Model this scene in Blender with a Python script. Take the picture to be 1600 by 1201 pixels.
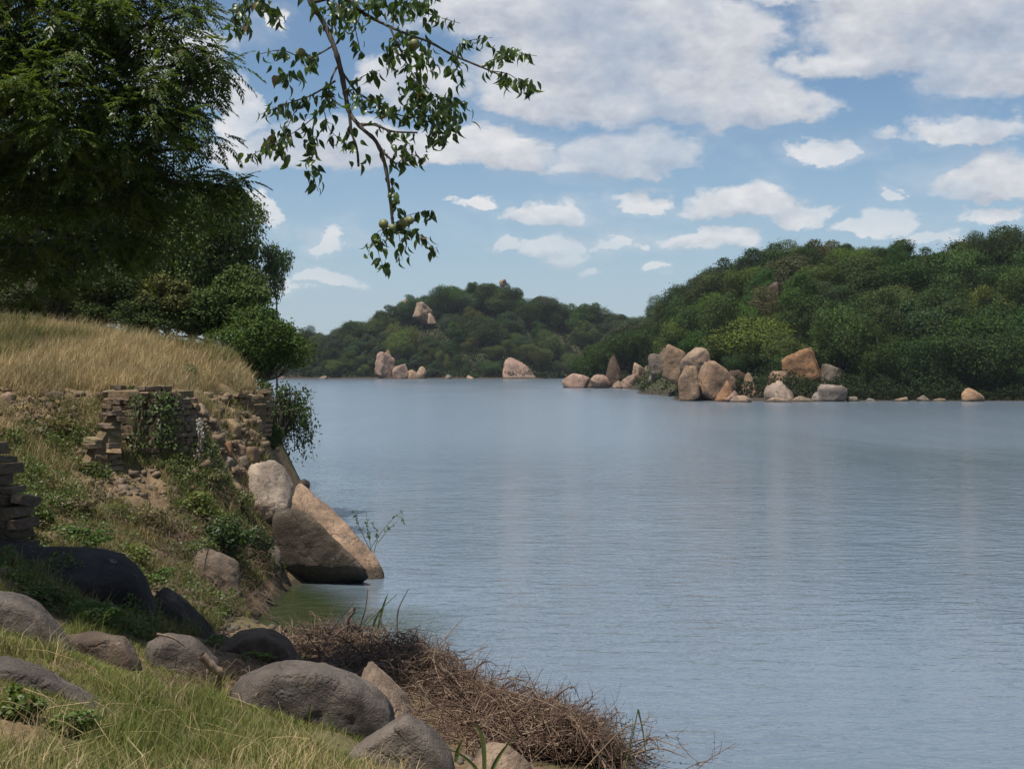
import bpy, bmesh, math, random
import numpy as np
from mathutils import Vector, Matrix

for o in list(bpy.data.objects):
    bpy.data.objects.remove(o, do_unlink=True)
scene = bpy.context.scene
COL = scene.collection
RNG = np.random.default_rng(11)
random.seed(5)

# ------------------------------------------------------------------ camera
CAM_H = 4.5
FPX = 2000.0                      # focal length in pixels of a 1600 px wide frame
PITCH = math.atan((600.5 - 572.0) / FPX)
cam_d = bpy.data.cameras.new("camera")
cam_d.sensor_width = 36.0
cam_d.lens = 45.0
cam_d.clip_start = 0.1
cam_d.clip_end = 6000.0
cam = bpy.data.objects.new("camera", cam_d)
COL.objects.link(cam)
cam.location = (0, 0, CAM_H)
cam.rotation_euler = (math.radians(90) - PITCH, 0, 0)
scene.camera = cam

def PX(u, v, d):
    """world point seen at pixel (u, v) at the real distance d along +Y"""
    a = (u - 800.0) / FPX
    b = -(v - 600.5) / FPX
    s = d / (math.cos(PITCH) + b * math.sin(PITCH))
    return np.array([s * a, d, CAM_H + s * (-math.sin(PITCH) + b * math.cos(PITCH))])

def UV(p):
    """pixel of world points (n,3)"""
    p = np.atleast_2d(p)
    q = p - np.array([0, 0, CAM_H])
    f = q[:, 1] * math.cos(PITCH) - q[:, 2] * math.sin(PITCH)
    up = q[:, 1] * math.sin(PITCH) + q[:, 2] * math.cos(PITCH)
    return 800 + FPX * q[:, 0] / f, 600.5 - FPX * up / f

# ------------------------------------------------------------------ node helper
class NT:
    def __init__(self, tree):
        self.t = tree
        tree.nodes.clear()
    def n(self, typ, ins=None, **kw):
        nd = self.t.nodes.new(typ)
        for k, v in kw.items():
            setattr(nd, k, v)
        for k, v in (ins or {}).items():
            s = nd.inputs[k]
            if isinstance(v, bpy.types.NodeSocket):
                self.t.links.new(v, s)
            else:
                s.default_value = v
        return nd
    def math(self, op, a, b=None, c=None, clamp=False):
        nd = self.t.nodes.new('ShaderNodeMath'); nd.operation = op; nd.use_clamp = clamp
        for i, x in enumerate((a, b, c)):
            if x is None: continue
            if isinstance(x, bpy.types.NodeSocket): self.t.links.new(x, nd.inputs[i])
            else: nd.inputs[i].default_value = x
        return nd.outputs[0]
    def vmath(self, op, a, b=None, c=None, out=0):
        nd = self.t.nodes.new('ShaderNodeVectorMath'); nd.operation = op
        for i, x in enumerate((a, b, c)):
            if x is None: continue
            if isinstance(x, bpy.types.NodeSocket): self.t.links.new(x, nd.inputs[i])
            else: nd.inputs[i].default_value = x
        return nd.outputs[out]
    def mix(self, f, a, b, blend='MIX'):
        nd = self.t.nodes.new('ShaderNodeMix'); nd.data_type = 'RGBA'; nd.blend_type = blend
        nd.clamp_factor = True
        for i, x in ((0, f), (6, a), (7, b)):
            if isinstance(x, bpy.types.NodeSocket): self.t.links.new(x, nd.inputs[i])
            else:
                nd.inputs[i].default_value = (*x, 1) if isinstance(x, tuple) and len(x) == 3 else x
        return nd.outputs[2]
    def ramp(self, f, lo, hi, a=0.0, b=1.0):
        nd = self.t.nodes.new('ShaderNodeMapRange'); nd.interpolation_type = 'SMOOTHSTEP'
        for k, x in (('Value', f), ('From Min', lo), ('From Max', hi), ('To Min', a), ('To Max', b)):
            if isinstance(x, bpy.types.NodeSocket): self.t.links.new(x, nd.inputs[k])
            else: nd.inputs[k].default_value = x
        return nd.outputs[0]
    def noise(self, vec, scale, detail=4, rough=0.55, dist=0.0, out='Fac'):
        nd = self.t.nodes.new('ShaderNodeTexNoise')
        if vec is not None: self.t.links.new(vec, nd.inputs['Vector'])
        nd.inputs['Scale'].default_value = scale
        nd.inputs['Detail'].default_value = detail
        nd.inputs['Roughness'].default_value = rough
        nd.inputs['Distortion'].default_value = dist
        return nd.outputs[out]
    def link(self, a, b):
        self.t.links.new(a, b)

# ------------------------------------------------------------------ light and sky
SUN_EL = math.radians(69)
SUN_H = np.array([-0.72, -0.69])           # horizontal direction towards the sun (left, a little behind the camera)
SUN_H = SUN_H / np.linalg.norm(SUN_H)
to_sun = Vector((SUN_H[0] * math.cos(SUN_EL), SUN_H[1] * math.cos(SUN_EL), math.sin(SUN_EL)))
sun_d = bpy.data.lights.new("sun", 'SUN')
sun_d.energy = 4.8
sun_d.angle = math.radians(0.53)
sun_d.color = (1.0, 0.95, 0.87)
sun = bpy.data.objects.new("sun", sun_d)
COL.objects.link(sun)
sun.rotation_euler = to_sun.to_track_quat('Z', 'Y').to_euler()
sun.location = (-30, -30, 60)

world = bpy.data.worlds.new("World")
scene.world = world
world.use_nodes = True
W = NT(world.node_tree)
tc = W.n('ShaderNodeTexCoord')
dirv = W.vmath('NORMALIZE', tc.outputs['Generated'])
sx = W.n('ShaderNodeSeparateXYZ', {0: dirv})
X, Y, Z = sx.outputs
sky = W.n('ShaderNodeTexSky', sky_type='NISHITA', sun_disc=False)
sky.sun_elevation = SUN_EL
sky.sun_rotation = math.atan2(SUN_H[0], SUN_H[1])
sky.altitude = 900
sky.air_density = 1.0
sky.dust_density = 0.9
sky.ozone_density = 1.6
az = W.math('ARCTAN2', X, Y)
el = W.math('ARCSINE', Z)
p0 = W.n('ShaderNodeCombineXYZ', {0: az, 1: el, 2: 0.0}).outputs[0]
# warp the coordinates so that the edges billow
dirs = W.vmath('MULTIPLY', dirv, (1.0, 1.0, 1.7))
wn = W.noise(dirs, 20, 6, 0.6, 0.0, 'Color')
wn = W.vmath('SUBTRACT', wn, (0.5, 0.5, 0.5))
p1 = W.vmath('ADD', p0, W.vmath('MULTIPLY', wn, (0.105, 0.040, 0.0)))
# cumulus clouds: centre (pixel), half width, height above / below the centre, softness
CLOUDS = [
    (830, 20, 190, 50, 45), (960, 110, 250, 90, 55), (1060, 60, 150, 70, 80), (1160, 185, 130, 70, 28), (880, 150, 150, 40, 40),
    (1010, 165, 200, 60, 35),
    (1480, 50, 230, 70, 60), (1380, 110, 150, 30, 30), (1560, 130, 130, 60, 50), (1300, 8, 110, 30, 22), (1620, 60, 120, 60, 60),
    (990, 255, 115, 52, 22), (790, 245, 105, 42, 25), (720, 230, 60, 25, 20),
    (1300, 252, 55, 22, 12), (1500, 232, 95, 34, 13), (1560, 310, 90, 58, 20),
    (1010, 322, 38, 34, 12), (1160, 325, 90, 38, 18), (860, 340, 70, 26, 14), (750, 322, 26, 16, 10), (1250, 350, 50, 22, 12),
    (1380, 362, 62, 26, 12), (1120, 378, 80, 20, 14), (975, 382, 36, 18, 10), (780, 392, 34, 18, 10), (870, 395, 70, 20, 12),
    (515, 392, 36, 34, 14), (520, 440, 46, 18, 10), (455, 455, 28, 14, 8), (1025, 420, 18, 9, 6), (935, 425, 18, 9, 6),
    (1460, 385, 40, 16, 10), (1550, 355, 46, 20, 10), (1385, 315, 18, 10, 6),
    (370, 180, 52, 62, 44), (420, 248, 110, 34, 26), (560, 225, 150, 40, 40), (640, 130, 90, 50, 40), (440, 50, 30, 22, 14),
    (415, 335, 34, 34, 30), (650, 250, 80, 22, 18), (250, 120, 120, 60, 50), (120, 330, 140, 50, 40),
]
dist = None
above = None
p_up = W.vmath('ADD', p1, (-0.004, 0.012, 0))
for (u, v, hw, up, dn) in CLOUDS:
    ca = math.atan((u - 800) / FPX); ce = math.atan((572 - v) / FPX)
    a = W.vmath('MULTIPLY_ADD', p1, (FPX / hw, FPX / up, 0), (-ca * FPX / hw, -ce * FPX / up, 0))
    b = W.vmath('MULTIPLY_ADD', p1, (FPX / hw, -FPX / dn, 0), (-ca * FPX / hw, ce * FPX / dn, 0))
    L = W.vmath('LENGTH', W.vmath('MAXIMUM', a, b), out=1)
    dist = L if dist is None else W.math('SMOOTH_MIN', dist, L, 0.2)
    if hw >= 70:
        a = W.vmath('MULTIPLY_ADD', p_up, (FPX / hw, FPX / up, 0), (-ca * FPX / hw, -ce * FPX / up, 0))
        b = W.vmath('MULTIPLY_ADD', p_up, (FPX / hw, -FPX / dn, 0), (-ca * FPX / hw, ce * FPX / dn, 0))
        L = W.vmath('LENGTH', W.vmath('MAXIMUM', a, b), out=1)
        above = L if above is None else W.math('SMOOTH_MIN', above, L, 0.2)
# the same kind of cloud goes on all round the sky, outside the part in view
zz = W.math('ADD', W.math('ABSOLUTE', Z), 0.16)
pl = W.n('ShaderNodeCombineXYZ', {0: W.math('DIVIDE', X, zz), 1: W.math('DIVIDE', Y, zz), 2: 3.7}).outputs[0]
fb = W.noise(pl, 1.25, 7, 0.58, 0.25)
out_d = W.ramp(fb, 0.42, 0.70, 1.40, 0.25)
# beyond the frame: above about 17 degrees or more than 25 degrees to either side
beyond = W.math('MAXIMUM', W.ramp(el, 0.255, 0.36), W.ramp(W.math('ABSOLUTE', az), 0.40, 0.52))
out_d = W.math('ADD', out_d, W.math('MULTIPLY', W.math('SUBTRACT', 1.0, beyond), 1.2))
core_d = dist
dist = W.math('SMOOTH_MIN', dist, out_d, 0.12)
fine = W.noise(dirs, 50, 8, 0.62)
dist2 = W.math('ADD', dist, W.math('MULTIPLY', W.math('SUBTRACT', fine, 0.5), 0.55))
mask = W.ramp(dist2, 1.16, 0.74)
veil = W.math('MULTIPLY', W.ramp(dist, 2.1, 0.9), W.ramp(W.noise(dirs, 9, 5, 0.6), 0.42, 0.70, 0.0, 0.28))
opac = W.ramp(W.noise(dirs, 7.5, 5, 0.6), 0.36, 0.58, 0.62, 1.0)
mask = W.math('MAXIMUM', W.math('MULTIPLY', mask, opac), veil)
mask = W.math('MULTIPLY', mask, W.ramp(el, 0.0, 0.14, 0.32, 0.95))
# bright tops, greyer thick bellies
fine_hi = W.noise(W.vmath('ADD', dirs, (-0.006, 0.0, 0.02)), 52, 4, 0.55)
lit = W.math('MULTIPLY', W.math('SUBTRACT', fine, fine_hi), 1.0)
top = W.math('MULTIPLY', W.math('SUBTRACT', W.math('MINIMUM', above, 2.0), W.math('MINIMUM', core_d, 2.0)), 0.55)
lit = W.math('ADD', W.math('ADD', lit, 0.52), W.math('ADD', top, W.math('MULTIPLY', W.math('SUBTRACT', dist, 0.62), 0.3)), None, True)
ccol = W.mix(lit, (4.5, 4.85, 5.6), (8.0, 8.0, 8.1))
skyc = W.mix(1.0, sky.outputs[0], (0.93, 1.02, 1.04), 'MULTIPLY')
# thin haze low over the horizon
skyc = W.mix(W.ramp(el, 0.22, -0.02, 0.0, 0.75), skyc, (3.9, 4.9, 6.1))
skyc = W.mix(mask, skyc, ccol)
bg = W.n('ShaderNodeBackground', {'Color': skyc, 'Strength': 0.082})
W.link(bg.outputs[0], W.n('ShaderNodeOutputWorld').inputs[0])
world.cycles.sampling_method = 'MANUAL'
world.cycles.sample_map_resolution = 256

vs = scene.view_settings
vs.view_transform = 'Standard'
vs.look = 'None'
vs.exposure = 0.3
vs.gamma = 1.0
vs.use_curve_mapping = False
scene.render.engine = 'CYCLES'
cy = scene.cycles
cy.max_bounces = 6
cy.diffuse_bounces = 3
cy.glossy_bounces = 3
cy.transmission_bounces = 3
cy.transparent_max_bounces = 6
cy.volume_bounces = 0
cy.caustics_reflective = False
cy.caustics_refractive = False
cy.sample_clamp_indirect = 6.0
cy.use_denoising = True
try:
    cy.denoiser = 'OPENIMAGEDENOISE'
    cy.denoising_input_passes = 'RGB_ALBEDO_NORMAL'
    cy.denoising_prefilter = 'ACCURATE'
except Exception:
    pass

# ------------------------------------------------------------------ object helpers
def link(o, parent=None):
    COL.objects.link(o)
    if parent is not None:
        o.parent = parent
    return o

def tag(o, label=None, cat=None, group=None, kind=None):
    if label: o['label'] = label
    if cat: o['category'] = cat
    if group: o['group'] = group
    if kind: o['kind'] = kind
    return o

def empty(name, loc, label=None, cat=None, group=None):
    o = bpy.data.objects.new(name, None)
    o.empty_display_size = 0.3
    COL.objects.link(o)
    o.location = tuple(float(c) for c in loc)
    return tag(o, label, cat, group)

def mesh_np(name, V, F, mat=None, smooth=False):
    V = np.ascontiguousarray(V, dtype=np.float32); F = np.ascontiguousarray(F, dtype=np.int32)
    me = bpy.data.meshes.new(name)
    k = F.shape[1]
    me.vertices.add(len(V)); me.vertices.foreach_set('co', V.ravel())
    me.loops.add(F.size); me.loops.foreach_set('vertex_index', F.ravel())
    me.polygons.add(len(F))
    me.polygons.foreach_set('loop_start', np.arange(0, F.size, k, dtype=np.int32))
    if smooth:
        me.polygons.foreach_set('use_smooth', np.ones(len(F), dtype=bool))
    me.update(calc_edges=True)
    if mat is not None:
        me.materials.append(mat)
    return me

def mobj(name, me, parent=None, loc=(0, 0, 0), color=None):
    o = bpy.data.objects.new(name, me)
    link(o, parent)
    o.location = tuple(float(c) for c in loc)
    if color is not None:
        o.color = (*color, 1.0)
    return o

# ------------------------------------------------------------------ noise (numpy)
_perm = np.random.default_rng(3).permutation(256)
_perm = np.concatenate([_perm, _perm, _perm])
_grad = np.random.default_rng(4).normal(size=(256, 3)); _grad /= np.linalg.norm(_grad, axis=1)[:, None]
def perlin(P):
    P = np.asarray(P, dtype=np.float64)
    I = np.floor(P).astype(int); f = P - I; I &= 255
    w = f * f * f * (f * (f * 6 - 15) + 10)
    out = 0
    for dx in (0, 1):
        wx = w[:, 0] if dx else 1 - w[:, 0]
        for dy in (0, 1):
            wy = w[:, 1] if dy else 1 - w[:, 1]
            for dz in (0, 1):
                wz = w[:, 2] if dz else 1 - w[:, 2]
                h = _perm[_perm[_perm[(I[:, 0] + dx) & 255] + ((I[:, 1] + dy) & 255)] + ((I[:, 2] + dz) & 255)]
                out = out + wx * wy * wz * np.einsum('ij,ij->i', _grad[h], f - np.array([dx, dy, dz]))
    return out
def fbm(P, octv=4, gain=0.5):
    a = 1.0; s = 0; P = np.asarray(P, float)
    for i in range(octv):
        s = s + a * perlin(P + 17.3 * i); P = P * 2.03; a *= gain
    return s
def fbm2(x, y, sc, octv=4, seed=0.0):
    return fbm(np.stack([np.ravel(x) * sc, np.ravel(y) * sc, np.full(np.size(x), seed + 0.37)], 1), octv).reshape(np.shape(x))

# ------------------------------------------------------------------ materials
def newmat(name):
    m = bpy.data.materials.new(name); m.use_nodes = True
    return m, NT(m.node_tree)

def out(N, sh):
    N.link(sh, N.n('ShaderNodeOutputMaterial').inputs[0])

def mat_leaf(name, dark, light, transl=0.3, use_obj=False, rough=0.5, brown=0.0, spec=0.35):
    m, N = newmat(name)
    g = N.n('ShaderNodeNewGeometry')
    r = g.outputs['Random Per Island']
    c = N.mix(r, dark, light)
    if use_obj:
        oi = N.n('ShaderNodeObjectInfo')
        base = oi.outputs['Color']
        v = N.math('MULTIPLY_ADD', r, 0.75, 0.62)
        c = N.mix(1.0, base, N.n('ShaderNodeCombineColor', {0: v, 1: v, 2: N.math('MULTIPLY_ADD', r, 0.45, 0.75)}).outputs[0], 'MULTIPLY')
    if brown > 0:
        r2 = N.math('FRACT', N.math('MULTIPLY', r, 37.31))
        c = N.mix(N.math('LESS_THAN', r2, brown), c, (0.16, 0.11, 0.045))
    p = N.n('ShaderNodeBsdfPrincipled', {'Base Color': c, 'Roughness': rough, 'Specular IOR Level': spec})
    tcol = N.mix(1.0, c, (1.35, 1.45, 0.6), 'MULTIPLY')
    t = N.n('ShaderNodeBsdfTranslucent', {'Color': tcol})
    mx = N.n('ShaderNodeMixShader', {0: transl, 1: p.outputs[0], 2: t.outputs[0]})
    out(N, mx.outputs[0])
    return m

def mat_bark(name, a, b, scale=14):
    m, N = newmat(name)
    tcx = N.n('ShaderNodeTexCoord').outputs['Object']
    v = N.vmath('MULTIPLY', tcx, (1, 1, 0.35))
    n1 = N.noise(v, scale, 6, 0.65)
    c = N.mix(N.ramp(n1, 0.35, 0.65), a, b)
    p = N.n('ShaderNodeBsdfPrincipled', {'Base Color': c, 'Roughness': 0.85, 'Specular IOR Level': 0.2})
    bp = N.n('ShaderNodeBump', {'Strength': 0.6, 'Distance': 0.02, 'Height': n1})
    N.link(bp.outputs[0], p.inputs['Normal'])
    out(N, p.outputs[0])
    return m

def mat_rock(name, sc=1.0, mott=1.0, bump=0.5, bd=0.03, stain=0.6):
    """granite; the tint of each boulder is its object colour"""
    m, N = newmat(name)
    oi = N.n('ShaderNodeObjectInfo')
    P = N.n('ShaderNodeTexCoord').outputs['Object']
    P = N.vmath('ADD', P, N.n('ShaderNodeCombineXYZ', {0: N.math('MULTIPLY', oi.outputs['Random'], 50.0), 1: 3.0, 2: 0.0}).outputs[0])
    P = N.vmath('MULTIPLY', P, (sc, sc, sc))
    big = N.noise(P, 1.3, 5, 0.6, 0.4)
    mid_ = N.noise(P, 6.0, 6, 0.7)
    grain = N.noise(P, 55.0, 3, 0.7)
    streak = N.noise(N.vmath('MULTIPLY', P, (2.2, 2.2, 0.28)), 2.6, 5, 0.65, 0.5)
    c0 = oi.outputs['Color']
    c = N.mix(N.ramp(big, 0.3, 0.7), N.mix(1.0, c0, (0.50, 0.47, 0.46), 'MULTIPLY'), N.mix(1.0, c0, (1.38, 1.30, 1.20), 'MULTIPLY'))
    c = N.mix(N.math('MULTIPLY', N.ramp(mid_, 0.40, 0.72), 0.5 * mott), c, N.mix(1.0, c0, (0.55, 0.55, 0.58), 'MULTIPLY'))
    c = N.mix(N.math('MULTIPLY', N.ramp(streak, 0.53, 0.70), stain), c, (0.045, 0.040, 0.036))
    patch = N.noise(P, 2.1, 7, 0.68, 0.5)
    c = N.mix(N.math('MULTIPLY', N.ramp(patch, 0.50, 0.57), 0.6 * mott), c, N.mix(1.0, c0, (0.46, 0.43, 0.42), 'MULTIPLY'))
    lich = N.noise(P, 3.4, 8, 0.75, 0.3)
    c = N.mix(N.math('MULTIPLY', N.ramp(lich, 0.60, 0.68), 0.4), c, (0.36, 0.35, 0.31))
    c = N.mix(N.math('MULTIPLY', N.math('SUBTRACT', grain, 0.4), 0.9, None, True), c, N.mix(1.0, c0, (1.5, 1.4, 1.3), 'MULTIPLY'))
    wz = N.n('ShaderNodeSeparateXYZ', {0: N.n('ShaderNodeNewGeometry').outputs['Position']}).outputs[2]
    wet = N.ramp(N.math('ADD', wz, N.math('MULTIPLY', patch, 0.3)), 0.50, 0.30)          # water-stained foot
    c = N.mix(N.math('MULTIPLY', wet, 0.75), c, (0.030, 0.027, 0.022))
    p = N.n('ShaderNodeBsdfPrincipled', {'Base Color': c, 'Roughness': 0.82, 'Specular IOR Level': 0.25})
    crackv = N.n('ShaderNodeTexVoronoi', {'Vector': N.vmath('ADD', P, N.vmath('MULTIPLY', N.noise(P, 2, 4, 0.6, 0, 'Color'), (0.8, 0.8, 0.8))), 'Scale': 0.42}, feature='DISTANCE_TO_EDGE')
    crack = N.ramp(crackv.outputs['Distance'], 0.0, 0.018)
    h = N.math('ADD', N.math('MULTIPLY', mid_, 1.0), N.math('MULTIPLY', grain, 0.28))
    h = N.math('ADD', h, N.math('MULTIPLY', crack, 0.22))
    bp = N.n('ShaderNodeBump', {'Strength': bump, 'Distance': bd, 'Height': h})
    N.link(bp.outputs[0], p.inputs['Normal'])
    out(N, p.outputs[0])
    return m

M_ROCK = mat_rock("granite", 1.0, 1.0, 0.9, 0.09, 0.75)
M_ROCKFAR = mat_rock("granite_far", 0.24, 1.0, 0.9, 0.4, 0.7)
M_STONE = mat_rock("wall_stone", 2.6, 1.0, 0.6, 0.02, 0.35)
M_BARK = mat_bark("bark_dark", (0.05, 0.04, 0.032), (0.12, 0.10, 0.08))
M_BARKFAR = mat_bark("bark_pale", (0.10, 0.085, 0.065), (0.20, 0.175, 0.14), 3)
M_DEAD = mat_bark("dead_wood", (0.13, 0.085, 0.055), (0.30, 0.22, 0.155), 20)
M_CROWN = mat_leaf("crown_leaf", (0, 0, 0), (1, 1, 1), 0.17, True, 0.75, spec=0.08)
M_NEEM = mat_leaf("neem_leaf", (0.034, 0.056, 0.013), (0.110, 0.145, 0.030), 0.42, rough=0.42, brown=0.01)
M_FIG = mat_leaf("broad_leaf", (0.022, 0.044, 0.013), (0.080, 0.125, 0.028), 0.34, rough=0.36, brown=0.015, spec=0.5)
M_WEED = mat_leaf("weed_leaf", (0, 0, 0), (1, 1, 1), 0.3, True, 0.5, brown=0.05)

def mat_blade(name, cols, transl=0.3):
    m, N = newmat(name)
    r = N.n('ShaderNodeNewGeometry').outputs['Random Per Island']
    cr = N.n('ShaderNodeValToRGB', {0: r})
    els = cr.color_ramp.elements
    els[0].position = 0; els[0].color = (*cols[0], 1)
    els[1].position = 1; els[1].color = (*cols[-1], 1)
    for i, c in enumerate(cols[1:-1]):
        e = els.new((i + 1) / (len(cols) - 1)); e.color = (*c, 1)
    P = N.n('ShaderNodeTexCoord').outputs['Object']
    pat = N.noise(P, 0.9, 4, 0.6)
    c = N.mix(1.0, cr.outputs[0], N.mix(N.ramp(pat, 0.3, 0.7), (0.75, 0.78, 0.7), (1.15, 1.12, 1.0)), 'MULTIPLY')
    p = N.n('ShaderNodeBsdfPrincipled', {'Base Color': c, 'Roughness': 0.6, 'Specular IOR Level': 0.25})
    t = N.n('ShaderNodeBsdfTranslucent', {'Color': c})
    mx = N.n('ShaderNodeMixShader', {0: transl, 1: p.outputs[0], 2: t.outputs[0]})
    out(N, mx.outputs[0])
    return m
M_STRAW = mat_blade("dry_grass", [(0.34, 0.245, 0.13), (0.45, 0.34, 0.195), (0.56, 0.44, 0.28), (0.40, 0.315, 0.165), (0.26, 0.235, 0.10)])
M_GREEN = mat_blade("green_grass", [(0.085, 0.12, 0.025), (0.14, 0.175, 0.04), (0.185, 0.20, 0.055), (0.28, 0.255, 0.10), (0.11, 0.15, 0.03)])
M_MIXG = mat_blade("mixed_grass", [(0.085, 0.115, 0.03), (0.14, 0.155, 0.05), (0.21, 0.19, 0.08), (0.32, 0.255, 0.13), (0.11, 0.13, 0.035)])
M_TWIG = mat_blade("dry_twig", [(0.045, 0.026, 0.020), (0.095, 0.056, 0.042), (0.155, 0.100, 0.074), (0.27, 0.20, 0.155)], 0.0)
M_REED = mat_blade("reed", [(0.05, 0.075, 0.025), (0.10, 0.125, 0.04), (0.14, 0.15, 0.06)], 0.2)

def mat_ground():
    m, N = newmat("bank_soil")
    P = N.n('ShaderNodeTexCoord').outputs['Object']
    zc = N.n('ShaderNodeSeparateXYZ', {0: P}).outputs[2]
    a = N.noise(P, 0.55, 6, 0.6)
    b = N.noise(P, 5.0, 6, 0.65)
    c3 = N.noise(P, 30, 4, 0.7)
    c = N.mix(N.ramp(b, 0.35, 0.65), (0.125, 0.086, 0.050), (0.215, 0.152, 0.088))
    c = N.mix(N.math('MULTIPLY', N.ramp(a, 0.45, 0.62), 0.7), c, (0.10, 0.105, 0.04))
    c = N.mix(N.math('MULTIPLY', N.ramp(c3, 0.45, 0.7), 0.6), c, (0.06, 0.042, 0.026))
    wet = N.ramp(N.math('ADD', zc, N.math('MULTIPLY', b, 0.25)), 0.36, 0.12)
    c = N.mix(wet, c, (0.050, 0.044, 0.028))
    p = N.n('ShaderNodeBsdfPrincipled', {'Base Color': c, 'Roughness': 0.9, 'Specular IOR Level': 0.15})
    bp = N.n('ShaderNodeBump', {'Strength': 0.8, 'Distance': 0.06, 'Height': N.math('ADD', b, N.math('MULTIPLY', c3, 0.4))})
    N.link(bp.outputs[0], p.inputs['Normal'])
    out(N, p.outputs[0])
    return m
M_GROUND = mat_ground()

def mat_hill():
    m, N = newmat("hill_soil")
    P = N.n('ShaderNodeTexCoord').outputs['Object']
    b = N.noise(P, 0.25, 6, 0.65)
    c = N.mix(N.ramp(b, 0.35, 0.65), (0.050, 0.058, 0.026), (0.085, 0.075, 0.042))
    zc = N.n('ShaderNodeSeparateXYZ', {0: P}).outputs[2]
    c = N.mix(N.ramp(N.math('ADD', zc, b), 1.9, 0.9), c, (0.050, 0.042, 0.032))
    p = N.n('ShaderNodeBsdfPrincipled', {'Base Color': c, 'Roughness': 0.95, 'Specular IOR Level': 0.1})
    out(N, p.outputs[0])
    return m
M_HILL = mat_hill()

def mat_water():
    m, N = newmat("lake_water")
    P = N.n('ShaderNodeTexCoord').outputs['Object']
    # wind ripples: crests run across the view and are longer than they are wide
    q1 = N.vmath('MULTIPLY', P, (0.55, 1.35, 1.0))
    n1 = N.noise(q1, 2.1, 3, 0.55, 0.6)
    q2 = N.vmath('MULTIPLY', P, (1.2, 2.2, 1.0))
    n2 = N.noise(q2, 5.5, 3, 0.5, 0.4)
    q3 = N.vmath('MULTIPLY', P, (0.25, 0.6, 1.0))
    n3 = N.noise(q3, 0.9, 3, 0.5, 0.3)
    gust = N.noise(N.vmath('MULTIPLY', P, (0.06, 0.02, 1.0)), 1.0, 5, 0.6, 0.6)
    g = N.ramp(gust, 0.32, 0.68, 0.35, 1.35)
    h = N.math('ADD', N.math('MULTIPLY', n1, 0.8), N.math('MULTIPLY', n2, 0.22))
    h = N.math('ADD', h, N.math('MULTIPLY', n3, 0.7))
    h = N.math('MULTIPLY', h, g)
    # the open lake is ruffled by the wind, the lee of the near bank is calmer
    yy = N.n('ShaderNodeSeparateXYZ', {0: P}).outputs[1]
    open_ = N.ramp(N.math('ADD', yy, N.math('MULTIPLY', gust, 30.0)), 30.0, 120.0)
    # murky green shallows by the bank; turbid open water paled with painted sky reflection
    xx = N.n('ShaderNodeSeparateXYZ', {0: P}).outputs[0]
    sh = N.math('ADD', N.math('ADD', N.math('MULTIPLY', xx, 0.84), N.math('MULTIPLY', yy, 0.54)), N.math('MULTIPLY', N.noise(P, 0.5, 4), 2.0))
    body_sky = N.mix(N.math('MAXIMUM', N.ramp(sh, 10.9, 12.9), N.ramp(xx, -2.4, -0.4)), (0.030, 0.040, 0.015), (0.116, 0.150, 0.186))
    bp = N.n('ShaderNodeBump', {'Strength': N.ramp(open_, 0, 1, 1.0, 0.65), 'Distance': 0.066, 'Height': h})
    p = N.n('ShaderNodeBsdfPrincipled', {'Base Color': body_sky, 'Roughness': N.ramp(open_, 0, 1, 0.06, 0.21), 'IOR': 1.42, 'Specular IOR Level': 0.6})
    N.link(bp.outputs[0], p.inputs['Normal'])
    out(N, p.outputs[0])
    return m
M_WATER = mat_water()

# ------------------------------------------------------------------ terrain
def rbf(ctrl, smooth=0.0):
    C = np.array(ctrl, float)
    xy = C[:, :2]; z = C[:, 2]
    D = np.linalg.norm(xy[:, None] - xy[None], axis=2)
    n = len(C)
    A = np.zeros((n + 3, n + 3)); A[:n, :n] = -D + smooth * np.eye(n)
    A[:n, n] = 1; A[:n, n + 1:n + 3] = xy; A[n, :n] = 1; A[n + 1:n + 3, :n] = xy.T
    w = np.linalg.solve(A, np.concatenate([z, np.zeros(3)]))
    def f(x, y):
        q = np.stack([np.ravel(x), np.ravel(y)], 1)
        r = np.zeros(len(q))
        for i in range(0, len(q), 20000):
            s = q[i:i + 20000]
            r[i:i + 20000] = -np.linalg.norm(s[:, None] - xy[None], axis=2) @ w[:n] + w[n] + s @ w[n + 1:]
        return r.reshape(np.shape(x))
    return f

class Grid:
    def __init__(self, xs, ys, Z):
        self.xs, self.ys, self.Z = xs, ys, Z
    def __call__(self, x, y):
        x = np.asarray(x, float); y = np.asarray(y, float)
        i = np.clip(np.searchsorted(self.xs, x) - 1, 0, len(self.xs) - 2)
        j = np.clip(np.searchsorted(self.ys, y) - 1, 0, len(self.ys) - 2)
        fx = np.clip((x - self.xs[i]) / (self.xs[i + 1] - self.xs[i]), 0, 1)
        fy = np.clip((y - self.ys[j]) / (self.ys[j + 1] - self.ys[j]), 0, 1)
        Z = self.Z
        return (Z[j, i] * (1 - fx) + Z[j, i + 1] * fx) * (1 - fy) + (Z[j + 1, i] * (1 - fx) + Z[j + 1, i + 1] * fx) * fy
    def mesh(self, name, mat):
        nx, ny = len(self.xs), len(self.ys)
        XX, YY = np.meshgrid(self.xs, self.ys)
        V = np.stack([XX.ravel(), YY.ravel(), self.Z.ravel()], 1)
        i, j = np.meshgrid(np.arange(nx - 1), np.arange(ny - 1))
        a = (j * nx + i).ravel()
        return mesh_np(name, V, np.stack([a, a + 1, a + nx + 1, a + nx], 1), mat, True)

def smooth_grid(Z, n):
    for _ in range(n):
        P = np.pad(Z, 1, mode='edge')
        Z = (P[1:-1, 1:-1] * 2 + P[:-2, 1:-1] + P[2:, 1:-1] + P[1:-1, :-2] + P[1:-1, 2:]) / 6
    return Z

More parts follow.
